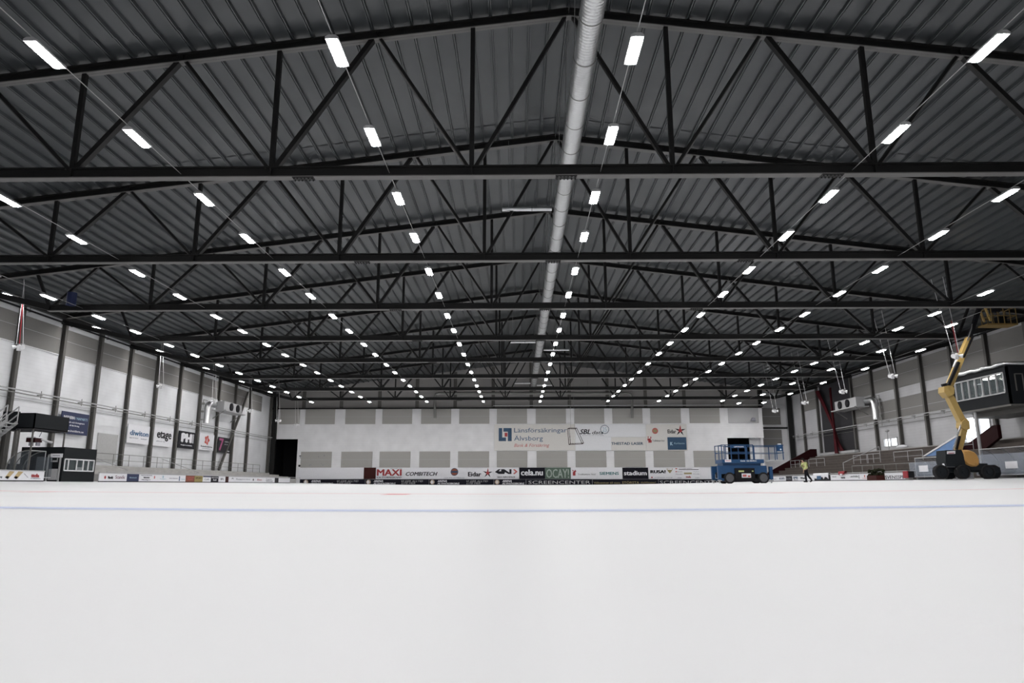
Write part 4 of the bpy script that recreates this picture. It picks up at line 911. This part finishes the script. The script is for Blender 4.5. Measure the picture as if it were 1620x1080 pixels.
# shelters on the right
shelter(28.65, 30.2, 47.2, 51.9, 1.55, 'long clear curved player shelter left of the yellow boom lift', 5, 1)
shelter(31.2, 32.8, 42.2, 48.4, 1.95, 'long clear curved player shelter right of the yellow boom lift', 5, 1)
p = at(1438, 752, X=27.95); by = p.y; g0 = gz(28)
r = thing('team_bag', 'small red and black bag in front of the rink board end by the clear shelter', 'bag', (27.95, by, g0))
m = MB(); m.box(27.75, 28.15, by - .35, by + .3, g0 + .18, g0 + .62); m.build('body', K['black'], r); m = MB(); m.box(27.70, 27.75, by - .3, by + .32, g0 + .15, g0 + .64); m.box(27.72, 28.0, by + .3, by + .36, g0 + .15, g0 + .64); m.build('flap', K['redst'], r)
m = MB(); m.box(27.8, 28.1, by - .25, by + .2, g0, g0 + .18); m.build('foot', K['pipe'], r)
for x, y, Xp, s_ in ((1461, 741, 28.63, 'left of the boom lift'), (1600, 735, 31.18, 'near the right edge')):
    p = at(x, y, X=Xp); m = MB(); m.box(Xp - .008, Xp + .008, p.y - .55, p.y + .55, p.z - .22, p.z + .22)
    tag(m.build('paper_sheet', K['boardw']), f'white paper sheet taped to the clear shelter {s_}', 'paper', 'paper sheets on the shelters')

# stair sides and posts under the control room
m = MB(); A = at(1440, 735, X=33); B = at(1513, 690, X=33); Cc = at(1513, 735, X=33)
m.add([A, B, Cc, A + Vector((.12, 0, 0)), B + Vector((.12, 0, 0)), Cc + Vector((.12, 0, 0))], [(0, 1, 2), (3, 5, 4), (0, 2, 5, 3), (1, 4, 5, 2), (0, 3, 4, 1)])
r = thing('staircase', 'pale blue triangular stair side behind the yellow boom lift', 'stair', (33, A.y, Cc.z)); m.build('blue_panel', K['skyblue'], r)
m = MB(); m.bar(A, B, .1, .12); m.build('capping_rail', K['white'], r)
A = at(1510, 724, X=33.6); B = at(1571, 683, X=33.6)
m = MB(); m.prism([(A.y, A.z - 1.0), (A.y, A.z + .3), (B.y, B.z + .45), (B.y - .5, B.z + .45), (B.y - .5, B.z - .45)], (33.6, 0, 0), (0, 1, 0), (0, 0, 1), (.25, 0, 0))
tag(m.build('stair_parapet', K['dred']), 'dark maroon slanting stair side below the control room', 'parapet')
# control room
XC = 32.0; yc1 = at(1508, 620, X=XC).y; yc0 = at(1597, 620, X=XC).y; zc0, zc1 = 5.15, 7.62
r = thing('control_room', 'dark raised control room with a row of lit windows on the right wall', 'control room', (34, (yc0 + yc1) / 2, zc0))
wz0, wz1 = 5.95, 7.25; wy0, wy1 = yc0 + .35, at(1510, 620, X=XC).y - .2
m = MB(); m.box(XC, XC + .12, yc0, yc1, zc0, wz0); m.box(XC, XC + .12, yc0, yc1, wz1, zc1); m.box(XC, XC + .12, yc0, wy0, wz0, wz1); m.box(XC, XC + .12, wy1, yc1, wz0, wz1)
m.box(XC, XR - .5, yc0, yc0 + .12, zc0, zc1); m.box(XC, XR - .5, yc1 - .12, yc1, zc0, zc1); m.box(XR - .62, XR - .5, yc0, yc1, zc0, zc1)
m.build('walls', K['booth'], r)
m = MB(); m.box(XC - .1, XR - .5, yc0 - .1, yc1 + .1, zc1, zc1 + .12); m.build('roof', K['booth'], r)
m = MB(); m.box(XC + .12, XR - .62, yc0 + .12, yc1 - .12, zc1 - .06, zc1); m.build('inner_ceiling', K['lgrey'], r)
m = MB(); m.box(XC, XR - .5, yc0, yc1, zc0 - .12, zc0); m.box(XC + 1.2, XR - .5, yc0 - .5, yc1, zc0 - .45, zc0 - .12); m.build('floor_slab', K['column'], r)
m = MB(); pts = [(XC - .05, yc1, zc1 + .18)]
for k in range(14): pts.append((XC - .05 + .05 * math.sin(k * 2.1), yc1 + (yc0 - yc1) * (k + 1) / 14, zc1 + .18 + .04 * math.sin(k * 1.7)))
pts += [(XC + 1.5, yc0 - .05, zc1 + .2), (XR - .6, yc0 - .05, zc1 + .22)]
m.tube(pts, .13, 7); m.build('foil_wrap', K['galv'], r)
fr = MB(); fr.box(XC - .05, XC + .05, wy0, wy1, wz0 - .05, wz0 + .03); fr.box(XC - .05, XC + .05, wy0, wy1, wz1 - .03, wz1 + .05)
for k in range(8): yy = wy0 + (wy1 - wy0) * k / 7; fr.box(XC - .05, XC + .05, yy - .035, yy + .035, wz0, wz1)
f = fr.build('window_frame', K['lgrey'], r); m = MB(); m.box(XC + .05, XC + .065, wy0, wy1, wz0, wz1); m.build('pane', K['glass'], f)
for k, (yy, xx) in enumerate(((yc0 + 1.2, XC + 1.5), (yc0 + 3.0, XC + 1.2), (yc0 + 5.0, XC + 2.2))):
    m = MB(); m.box(xx - .15, xx + .15, yy - .45, yy + .45, zc1 - .14, zc1 - .07); m.build('ceiling_light', K['blamp'], r)
m = MB(); m.box(XC + .3, XC + .9, wy0 + .2, wy1 - .2, wz0 - .05, wz0)
for k in range(5):
    yy = wy0 + .7 + k * 1.1; m.box(XC + .5, XC + .55, yy - .22, yy + .22, wz0 + .05, wz0 + .36); m.box(XC + .5, XC + .55, yy - .03, yy + .03, wz0, wz0 + .06)
m.build('desk', K['charcoal'], r)
m = MB(); ww = at(1600, 600, Y=yc0).x; m.box(XC + .45, XC + .52, yc0 - .04, yc0, 6.0, 7.15); m.box(XC + .95, XC + 1.02, yc0 - .04, yc0, 6.0, 7.15); m.box(XC + .45, XC + 1.02, yc0 - .04, yc0, 7.08, 7.15); m.build('side_window', K['column'], r)
for (xx, yy) in ((XC + .3, at(1548, 690, X=XC + .3).y), (XR - 1.2, yc0 + .5)):
    m = MB(); m.cyl((xx, yy, gz(xx)), (xx, yy, zc0 - .12), .11, 12); m.build('support_post', K['lgrey'], r)
# two ceiling canisters left in the loft of the right side: none seen

# ---------------------------------------------------------------- wheels
def wheel(parent, c, rad, wid, hubm, ax=(0, 1, 0)):
    c = Vector(c); a = Vector(ax); n = 24
    u = Vector((1, 0, 0)) if abs(a.x) < .5 else Vector((0, 1, 0)); v = Vector((0, 0, 1)); prof = [(-.5, .72), (-.5, .92), (-.38, 1), (.38, 1), (.5, .92), (.5, .72)]
    m = MB(); vs = []; fs = []
    for i in range(n):
        t_ = 2 * PI * i / n
        for k, (w_, rr) in enumerate(prof):
            q = rr + (.03 if (i % 2 and rr == 1) else 0); vs.append(c + a * w_ * wid + (u * math.cos(t_) + v * math.sin(t_)) * rad * q)
    P_ = len(prof)
    for i in range(n):
        for k in range(P_ - 1): fs.append((i * P_ + k, i * P_ + k + 1, ((i + 1) % n) * P_ + k + 1, ((i + 1) % n) * P_ + k))
    m.add(vs, fs); t = m.build('wheel', K['rubber'], parent)
    m = MB(); m.cyl(c - a * wid * .42, c + a * wid * .42, rad * .72, 20); m.cyl(c - a * wid * .55, c + a * wid * .55, rad * .25, 12)
    for i in range(6):
        q = c + (u * math.cos(i * PI / 3) + v * math.sin(i * PI / 3)) * rad * .45; m.cyl(q - a * wid * .46, q + a * wid * .46, rad * .07, 6)
    m.build('hub', hubm, t)
# ---------------------------------------------------------------- blue scissor lift
YL = 54.0
def bx(x): return at(x, 750, Y=YL).x
g0 = gz(17)
def bz(y): return at(1180, y, Y=YL).z - at(1180, 765.3, Y=YL).z + g0
xc = (bx(1145) + bx(1222)) / 2; D = .95
r = thing('scissor_lift', 'blue scissor lift with caged platform parked on the ice', 'scissor lift', (xc, YL + D, g0))
for xx in (1154.5, 1208):
    for yy in (YL + .15, YL + 2 * D - .15): wheel(r, (bx(xx), yy, g0 + .42), .42, .32, K['hub'])
m = MB(); m.box(bx(1141), bx(1214), YL + .35, YL + 2 * D - .35, g0 + .42, bz(747)); m.build('chassis', K['black'], r)
m = MB(); m.box(bx(1141), bx(1214), YL + .05, YL + .35, bz(750), bz(737)); m.box(bx(1141), bx(1214), YL + 2 * D - .35, YL + 2 * D - .05, bz(750), bz(737)); m.build('side_body', K['blue'], r)
s = MB(); zb0, zb1 = bz(737), bz(733.5)
for lv in range(3):
    z0 = bz(747) + (zb1 - bz(747)) * lv / 3; z1 = bz(747) + (zb1 - bz(747)) * (lv + 1) / 3
    for yy in (YL + .5, YL + 2 * D - .5):
        s.bar((bx(1146), yy, z0), (bx(1208), yy, z1), .08, .14, up=(0, 1, 0)); s.bar((bx(1146), yy + .1, z1), (bx(1208), yy + .1, z0), .08, .14, up=(0, 1, 0))
s.build('scissor_arms', K['blue'], r)
m = MB(); m.box(bx(1162.5), bx(1193.5), YL - .12, YL + .4, g0 + .22, bz(741)); ep = m.build('engine_cover', K['black'], r)
m = MB(); m.prism(rect(bx(1172.5), bz(756), bx(1187), bz(749.3)), (0, YL - .135, 0), (1, 0, 0), (0, 0, 1), (0, .01, 0)); m.build('white_sticker', K['boardw'], ep)
m = MB(); m.prism(rect(bx(1174), bz(754.5), bx(1180), bz(751)), (0, YL - .145, 0), (1, 0, 0), (0, 0, 1), (0, .01, 0)); m.prism(rect(bx(1182), bz(755), bx(1186), bz(752.5)), (0, YL - .145, 0), (1, 0, 0), (0, 0, 1), (0, .01, 0)); m.build('red_print', K['ared'], ep)
m = MB(); m.prism(rect(bx(1168), bz(747), bx(1176.5), bz(744.6)), (0, YL - .135, 0), (1, 0, 0), (0, 0, 1), (0, .01, 0)); m.prism(rect(bx(1189), bz(746.5), bx(1191.5), bz(744.8)), (0, YL - .135, 0), (1, 0, 0), (0, 0, 1), (0, .01, 0)); m.build('yellow_sticker', K['hivis'], ep)
m = MB(); m.box(bx(1178), bx(1190), YL + .0, YL + .3, g0 + .25, g0 + .3); m.build('step', K['lgrey'], r)
# outriggers
for (x0, x1, zt_) in ((1136, 1141, 737), (1218, 1222.5, 738.5)):
    for yy in (YL - .05, YL + 2 * D - .25):
        m = MB(); m.box(bx(x0), bx(x1), yy, yy + .28, bz(759), bz(zt_)); o = m.build('outrigger', K['blue'], r)
        m = MB(); m.cyl(((bx(x0) + bx(x1)) / 2, yy + .14, g0 + .03), ((bx(x0) + bx(x1)) / 2, yy + .14, bz(757)), .06, 10); m.cyl(((bx(x0) + bx(x1)) / 2, yy + .14, g0 + .2), ((bx(x0) + bx(x1)) / 2, yy + .14, g0 + .26), .17, 12); m.build('foot', K['lgrey'], o)
for yy in (YL + .1, YL + 2 * D - .2):
    m = MB(); m.box(bx(1137), bx(1146), yy, yy + .15, bz(761), bz(757)); m.box(bx(1212), bx(1222), yy, yy + .15, bz(758.5), bz(754)); m.build('outrigger_beam', K['blue'], r)
# deck and rails
m = MB(); m.box(bx(1146), bx(1206), YL + .2, YL + 2 * D - .2, bz(739), bz(732.5)); m.build('deck_carrier', K['blue'], r)
m = MB(); m.box(bx(1143.5), bx(1210), YL - .02, YL + 2 * D, bz(733), bz(727)); dk = m.build('platform_deck', K['blue'], r)
m = MB(); m.box(bx(1209), bx(1243.5), YL + .06, YL + 2 * D - .08, bz(729.8), bz(728)); m.build('extension_deck', K['lgrey'], r)
lettering(dk, 'Genie  GS-4069DC', (bx(1172.5), YL - .026, bz(730.6)), U, (0, 0, 1), bx(1198.5) - bx(1172.5), .11, K['boardw'], .03)
m = MB(); m.box(bx(1148), bx(1158), YL - .03, YL - .01, bz(731.4), bz(727.2)); m.build('white_sticker', K['boardw'], dk)
m = MB(); m.box(bx(1149), bx(1157), YL - .04, YL - .02, bz(729.6), bz(728.8)); m.build('red_print', K['ared'], dk)
def rails(xs0, xs1, posts, zt_, y0, y1, nm):
    for yy in (y0, y1):
        m = MB()
        m.box(bx(xs0), bx(xs1), yy - .025, yy + .025, bz(zt_) - .05, bz(zt_)); m.box(bx(xs0), bx(xs1), yy - .02, yy + .02, bz(zt_ + 11.5) - .04, bz(zt_ + 11.5)); m.build('guard_rail', K['blue'], r)
        for p_ in posts:
            m = MB(); m.box(bx(p_) - .03, bx(p_) + .03, yy - .025, yy + .025, bz(727.5), bz(zt_)); m.build('rail_post', K['blue'], r)
rails(1144, 1194, (1144, 1150, 1159, 1182.5, 1194), 703.5, YL + .02, YL + 2 * D - .05, 'm')
rails(1160, 1243, (1196, 1232, 1242), 704.8, YL + .08, YL + 2 * D - .12, 'e')
for xx in (1144, 1243):
    m = MB()
    for zz in (704, 716): m.box(bx(xx) - .025, bx(xx) + .025, YL + .05, YL + 2 * D - .1, bz(zz) - .05, bz(zz))
    m.build('end_rail', K['blue'], r)
m = MB(); m.box(bx(1160), bx(1181), YL + .0, YL + .015, bz(709), bz(705)); pn = m.build('name_plate', K['blue'], r)
lettering(pn, 'LIFTMAN', (bx(1164), YL - .012, bz(708)), U, (0, 0, 1), bx(1179) - bx(1164), .09, K['boardw'], .03)
m = MB(); m.box(bx(1233), bx(1241), YL - .08, YL + .2, bz(714), bz(704)); cb = m.build('control_box', K['blue'], r)
m = MB(); m.cyl((bx(1237.5), YL - .1, bz(711.5)), (bx(1237.5), YL - .08, bz(711.5)), .06, 10); m.box(bx(1234.5), bx(1239.5), YL + .0, YL + .12, bz(704), bz(702.3)); m.build('gauge', K['boardw'], cb)

# ---------------------------------------------------------------- yellow boom lift
YM = 45.0
def q_(x, y, dy=0): p = at(x, y, Y=YM); return Vector((p.x, YM + dy, p.z))
g0 = gz(29.2)
r = thing('boom_lift', 'yellow articulated boom lift raised to the roof on the right', 'boom lift', (29.0, YM, g0))
for xx, yy, rr in ((1488, -1.0, .43), (1522, -.9, .43), (1500, .9, .43), (1570, .6, .45), (1561, -.7, .43)):
    c = at(xx, 745, Y=YM + yy); wheel(r, (c.x, YM + yy, g0 + rr), rr, .36, K['mgrey'])
m = MB(); a = q_(1484, 740).x; b = q_(1572, 740).x; m.box(a, b, YM - .6, YM + .6, g0 + .42, g0 + .72); m.box(q_(1500, 740).x, q_(1550, 740).x, YM - .8, YM + .8, g0 + .55, g0 + .95); m.build('chassis', K['mgrey'], r)
m = MB(); m.box(q_(1484, 740).x, q_(1500, 740).x, YM - .7, YM - .5, q_(0, 740).z - .1, q_(0, 736).z); m.build('white_fender', K['boardw'], r)
def qf(x, y, dy=0): p = at(x, y, Y=YM - .9); return Vector((p.x, YM + dy, p.z))
# turret: dark box left, rounded yellow hood right
P_ = [(1496, 712), (1521, 711), (1525, 720), (1527, 733), (1523, 738), (1499, 738), (1496, 731)]
m = MB(); m.prism([(qf(x, y).x, qf(x, y).z) for x, y in P_], (0, YM - .9, 0), (1, 0, 0), (0, 0, 1), (0, 1.0, 0)); tt = m.build('turret', K['mgrey'], r)
m = MB(); m.prism([(qf(x, y).x, qf(x, y).z) for x, y in ((1498, 713.5), (1511, 712.8), (1511, 717.5), (1498, 718))], (0, YM - .92, 0), (1, 0, 0), (0, 0, 1), (0, .02, 0)); m.build('white_sticker', K['boardw'], tt)
m = MB(); m.prism([(qf(x, y).x, qf(x, y).z) for x, y in ((1500, 716.3), (1509, 715.8), (1509, 716.9), (1500, 717.3))], (0, YM - .935, 0), (1, 0, 0), (0, 0, 1), (0, .02, 0)); m.build('red_print', K['red'], tt)
m = MB(); hood = [(1521, 711), (1534, 711.2), (1542, 714), (1547, 719), (1550.5, 727), (1550.5, 735), (1546, 738.5), (1538, 738.5), (1529, 735), (1524, 728)]
cx_, cz_ = qf(1537, 725).x, qf(1537, 725).z
rings = []
for dy, sc_ in ((-.95, .78), (-.85, .94), (-.6, 1), (.6, 1), (.85, .94), (.95, .78)):
    rings.append([Vector((cx_ + (qf(x, y).x - cx_) * sc_, YM + dy, cz_ + (qf(x, y).z - cz_) * sc_)) for x, y in hood])
n = len(hood); vs = [v for r_ in rings for v in r_]
m.add(vs, [(k * n + i, k * n + (i + 1) % n, (k + 1) * n + (i + 1) % n, (k + 1) * n + i) for k in range(5) for i in range(n)], True); m.add(rings[0], [tuple(range(n))[::-1]]); m.add(rings[-1], [tuple(range(n))])
hd = m.build('engine_hood', K['orange'], r)
m = MB(); c = qf(1543, 733.5, -.92); m.cyl(c, c + Vector((0, -.03, 0)), .06, 10); m.build('cap', K['black'], hd)
m = MB(); m.box(qf(1551, 0).x, qf(1566, 0).x, YM - .4, YM + .4, qf(0, 738).z, qf(0, 728).z); m.build('counterweight', K['black'], r)
def arm(pts, w0, h0, mt, name, dy=0):
    m = MB()
    for p, q in zip(pts, pts[1:]): m.bar(q_(*p, dy), q_(*q, dy), w0, h0, up=(0, 1, 0))
    return m.build(name, K[mt], r)
arm([(1515, 714), (1526, 672)], .34, .34, 'yellow', 'lower_riser'); arm([(1521, 712), (1529, 673)], .14, .18, 'yellow', 'riser_link', .15)
arm([(1505, 711), (1517, 672)], .07, .07, 'chrome', 'riser_rod', -.2); arm([(1510, 711), (1515, 690)], .12, .12, 'black', 'riser_cylinder', -.2)
P_ = [(1517, 676), (1517, 668), (1524, 662), (1529, 667), (1530, 679), (1524, 681)]
m = MB(); m.prism([(q_(x, y).x, q_(x, y).z) for x, y in P_], (0, YM - .3, 0), (1, 0, 0), (0, 0, 1), (0, .6, 0)); m.build('elbow', K['yellow'], r)
arm([(1522, 668), (1498, 620)], .38, .42, 'yellow', 'upper_riser')
P_ = [(1489, 612), (1499, 610), (1505, 614), (1505, 624), (1496, 629), (1489, 621)]
m = MB(); m.prism([(q_(x, y).x, q_(x, y).z) for x, y in P_], (0, YM - .32, 0), (1, 0, 0), (0, 0, 1), (0, .64, 0)); m.build('knuckle', K['yellow'], r)
arm([(1491, 611), (1500, 609)], .3, .2, 'black', 'knuckle_guard')
arm([(1500, 614), (1513, 582), (1533, 535)], .34, .36, 'yellow', 'main_boom')
arm([(1496, 610), (1512, 574)], .16, .20, 'black', 'boom_cylinder', -.28)
arm([(1511, 582), (1517, 567)], .36, .10, 'boardw', 'boom_label', -.02); 
arm([(1531, 541), (1549, 488)], .22, .24, 'black', 'fly_boom'); arm([(1521, 566), (1536, 532)], .10, .18, 'black', 'hose_track', -.2)
m = MB(); m.tube([q_(1526, 540, -.3), q_(1532, 522, -.3), q_(1533, 514, -.3)], .04, 6); m.build('hose', K['chrome'], r)
arm([(1549, 488), (1554, 484)], .26, .26, 'black', 'jib_joint')
arm([(1554, 485), (1564, 509)], .10, .10, 'yellow', 'jib_arm', -.2); arm([(1550, 485), (1559, 509)], .10, .10, 'yellow', 'jib_arm', .1)
# basket
m = MB(); a, b = q_(1555, 515), q_(1602, 512); m.box(a.x, b.x, YM - .5, YM + .5, a.z - .05, a.z + .05); m.build('basket_floor', K['dyellow'], r)
m = MB(); zt_ = q_(0, 489).z; zt_ = at(1575, 489, Y=YM).z
for yy in (-.5, .5):
    for zz in (zt_, (zt_ + a.z) / 2): m.tube([(a.x + .3, YM + yy, zz), (b.x - .05, YM + yy, zz)], .03, 6)
    for k in range(5): xx = a.x + .3 + (b.x - a.x - .35) * k / 4; m.tube([(xx, YM + yy, a.z), (xx, YM + yy, zt_)], .03, 6)
for xx in (a.x + .3, b.x - .05):
    for zz in (zt_, (zt_ + a.z) / 2): m.tube([(xx, YM - .5, zz), (xx, YM + .5, zz)], .03, 6)
m.build('basket_rail', K['dyellow'], r)
m = MB(); m.box(a.x + .4, a.x + .9, YM - .55, YM - .2, zt_ - .3, zt_ - .02); m.box(a.x + 1.0, a.x + 1.5, YM - .2, YM + .3, a.z, a.z + .6); m.build('control_box', K['black'], r)

# ---------------------------------------------------------------- person walking left
YP = 53.2; g0 = gz(21.3)
X0 = at(1274, 745, Y=YP).x
def P3(dx, dy, z): return Vector((X0 + dx, YP + dy, g0 + z))
r = thing('person', 'person in yellow hi-vis jacket and black trousers walking left on the ice', 'person', (X0, YP, g0))
def skin_mesh(name, verts, edges, radii, mt, parent, sub=1, root=0):
    me = bpy.data.meshes.new(name); po = WO[parent.name]; me.from_pydata([Vector(v) - po for v in verts], edges, [])
    ob = bpy.data.objects.new(name, me); C.objects.link(ob)
    md = ob.modifiers.new('s', 'SKIN'); md.use_smooth_shade = True; sv = me.skin_vertices[0].data
    for i, q in enumerate(radii): sv[i].radius = (q, q) if not isinstance(q, tuple) else q; sv[i].use_root = (i == root)
    ob.modifiers.new('b', 'SUBSURF').levels = sub; ob.modifiers['b'].render_levels = sub
    bpy.context.view_layer.update(); dg = bpy.context.evaluated_depsgraph_get(); m2 = bpy.data.meshes.new_from_object(ob.evaluated_get(dg))
    bpy.data.objects.remove(ob); m2.materials.clear(); m2.materials.append(mt); m2.name = name
    o = bpy.data.objects.new(name, m2); C.objects.link(o); o.parent = parent; WO[o.name] = po
    for p in m2.polygons: p.use_smooth = True
    return o
# continuous body: hips, spine, neck, head, arms with hands, legs with feet (leaning a little forward = -X)
V_ = [P3(.06, 0, .93), P3(.02, 0, 1.12), P3(-.06, 0, 1.34), P3(-.10, 0, 1.46), P3(-.13, 0, 1.53), P3(-.16, 0, 1.60), P3(-.165, 0, 1.70),   # 0-6
      P3(-.09, -.19, 1.42), P3(-.02, -.25, 1.16), P3(-.16, -.23, .94), P3(-.22, -.22, .86),       # 7-10 near arm
      P3(-.07, .19, 1.42), P3(.02, .25, 1.16), P3(-.02, .24, .92), P3(-.04, .23, .84),            # 11-14 far arm
      P3(.03, -.09, .88), P3(-.05, -.10, .48), P3(-.02, -.10, .09), P3(-.17, -.10, .045),         # 15-18 near leg, standing
      P3(.09, .09, .88), P3(.22, .10, .50), P3(.47, .10, .16), P3(.38, .10, .05)]                 # 19-22 trailing leg
E_ = [(0, 1), (1, 2), (2, 3), (3, 4), (4, 5), (5, 6), (3, 7), (7, 8), (8, 9), (9, 10), (3, 11), (11, 12), (12, 13), (13, 14), (0, 15), (15, 16), (16, 17), (17, 18), (0, 19), (19, 20), (20, 21), (21, 22)]
R_ = [.11, .10, .11, .08, .055, .10, .085, .05, .045, .035, .03, .05, .045, .035, .03, .095, .065, .045, .04, .095, .065, .045, .04]
body = skin_mesh('body', V_, E_, R_, K['skin'], r)
skin_mesh('trousers', [P3(.06, 0, 1.0), P3(.05, 0, .92)] + V_[15:18] + V_[19:22], [(0, 1), (1, 2), (2, 3), (3, 4), (1, 5), (5, 6), (6, 7)], [.165, .165, .12, .088, .075, .12, .088, .075], K['cloth'], r)
skin_mesh('jacket', [P3(.05, 0, .95), P3(.02, 0, 1.14), P3(-.05, 0, 1.33), P3(-.09, 0, 1.45)] + [P3(-.08, -.20, 1.42), V_[8], V_[9]] + [P3(-.06, .20, 1.42), V_[12], V_[13]],
          [(0, 1), (1, 2), (2, 3), (3, 4), (4, 5), (5, 6), (3, 7), (7, 8), (8, 9)], [.20, .185, .20, .14, .10, .082, .062, .10, .082, .062], K['hivis'], r)
m = MB(); m.ball(P3(-.14, 0, 1.70), .115, .105, .12); m.ball(P3(-.09, 0, 1.63), .09, .10, .11); m.build('hair', K['hair'], r)
m = MB(); m.ball(P3(-.275, 0, 1.63), .02, .018, .03, 8, 5); m.ball(P3(-.17, -.105, 1.63), .02, .012, .035, 8, 5); m.ball(P3(-.17, .105, 1.63), .02, .012, .035, 8, 5); m.build('face_features', K['skin'], r)
for yy, hx, hz in ((-.22, -.22, .86), (.23, -.04, .84)):
    m = MB(); c = P3(hx, yy, hz); m.ball(c + Vector((0, 0, -.03)), .022, .04, .05, 8, 6)
    for k in range(4): m.tube([c + Vector((0, (k - 1.5) * .02, -.06)), c + Vector((-.015, (k - 1.5) * .021, -.105 - .01 * (k in (1, 2)))), c + Vector((-.03, (k - 1.5) * .02, -.135 - .012 * (k in (1, 2))))], [.010, .009, .008], 6)
    m.tube([c + Vector((-.01, -.035, -.02)), c + Vector((-.035, -.045, -.06)), c + Vector((-.045, -.04, -.085))], [.012, .010, .009], 6); m.build('hand', K['skin'], r)
for (ax_, bx_, yy, za, zb) in ((.05, -.22, -.10, .05, .05), (.50, .33, .10, .14, .04)):
    m = MB(); m.tube([P3(ax_, yy, za + .02), P3((ax_ + bx_) / 2, yy, (za + zb) / 2 + .02), P3(bx_, yy, zb + .005)], [.055, .058, .04], 10); m.build('shoe', K['black'], r)
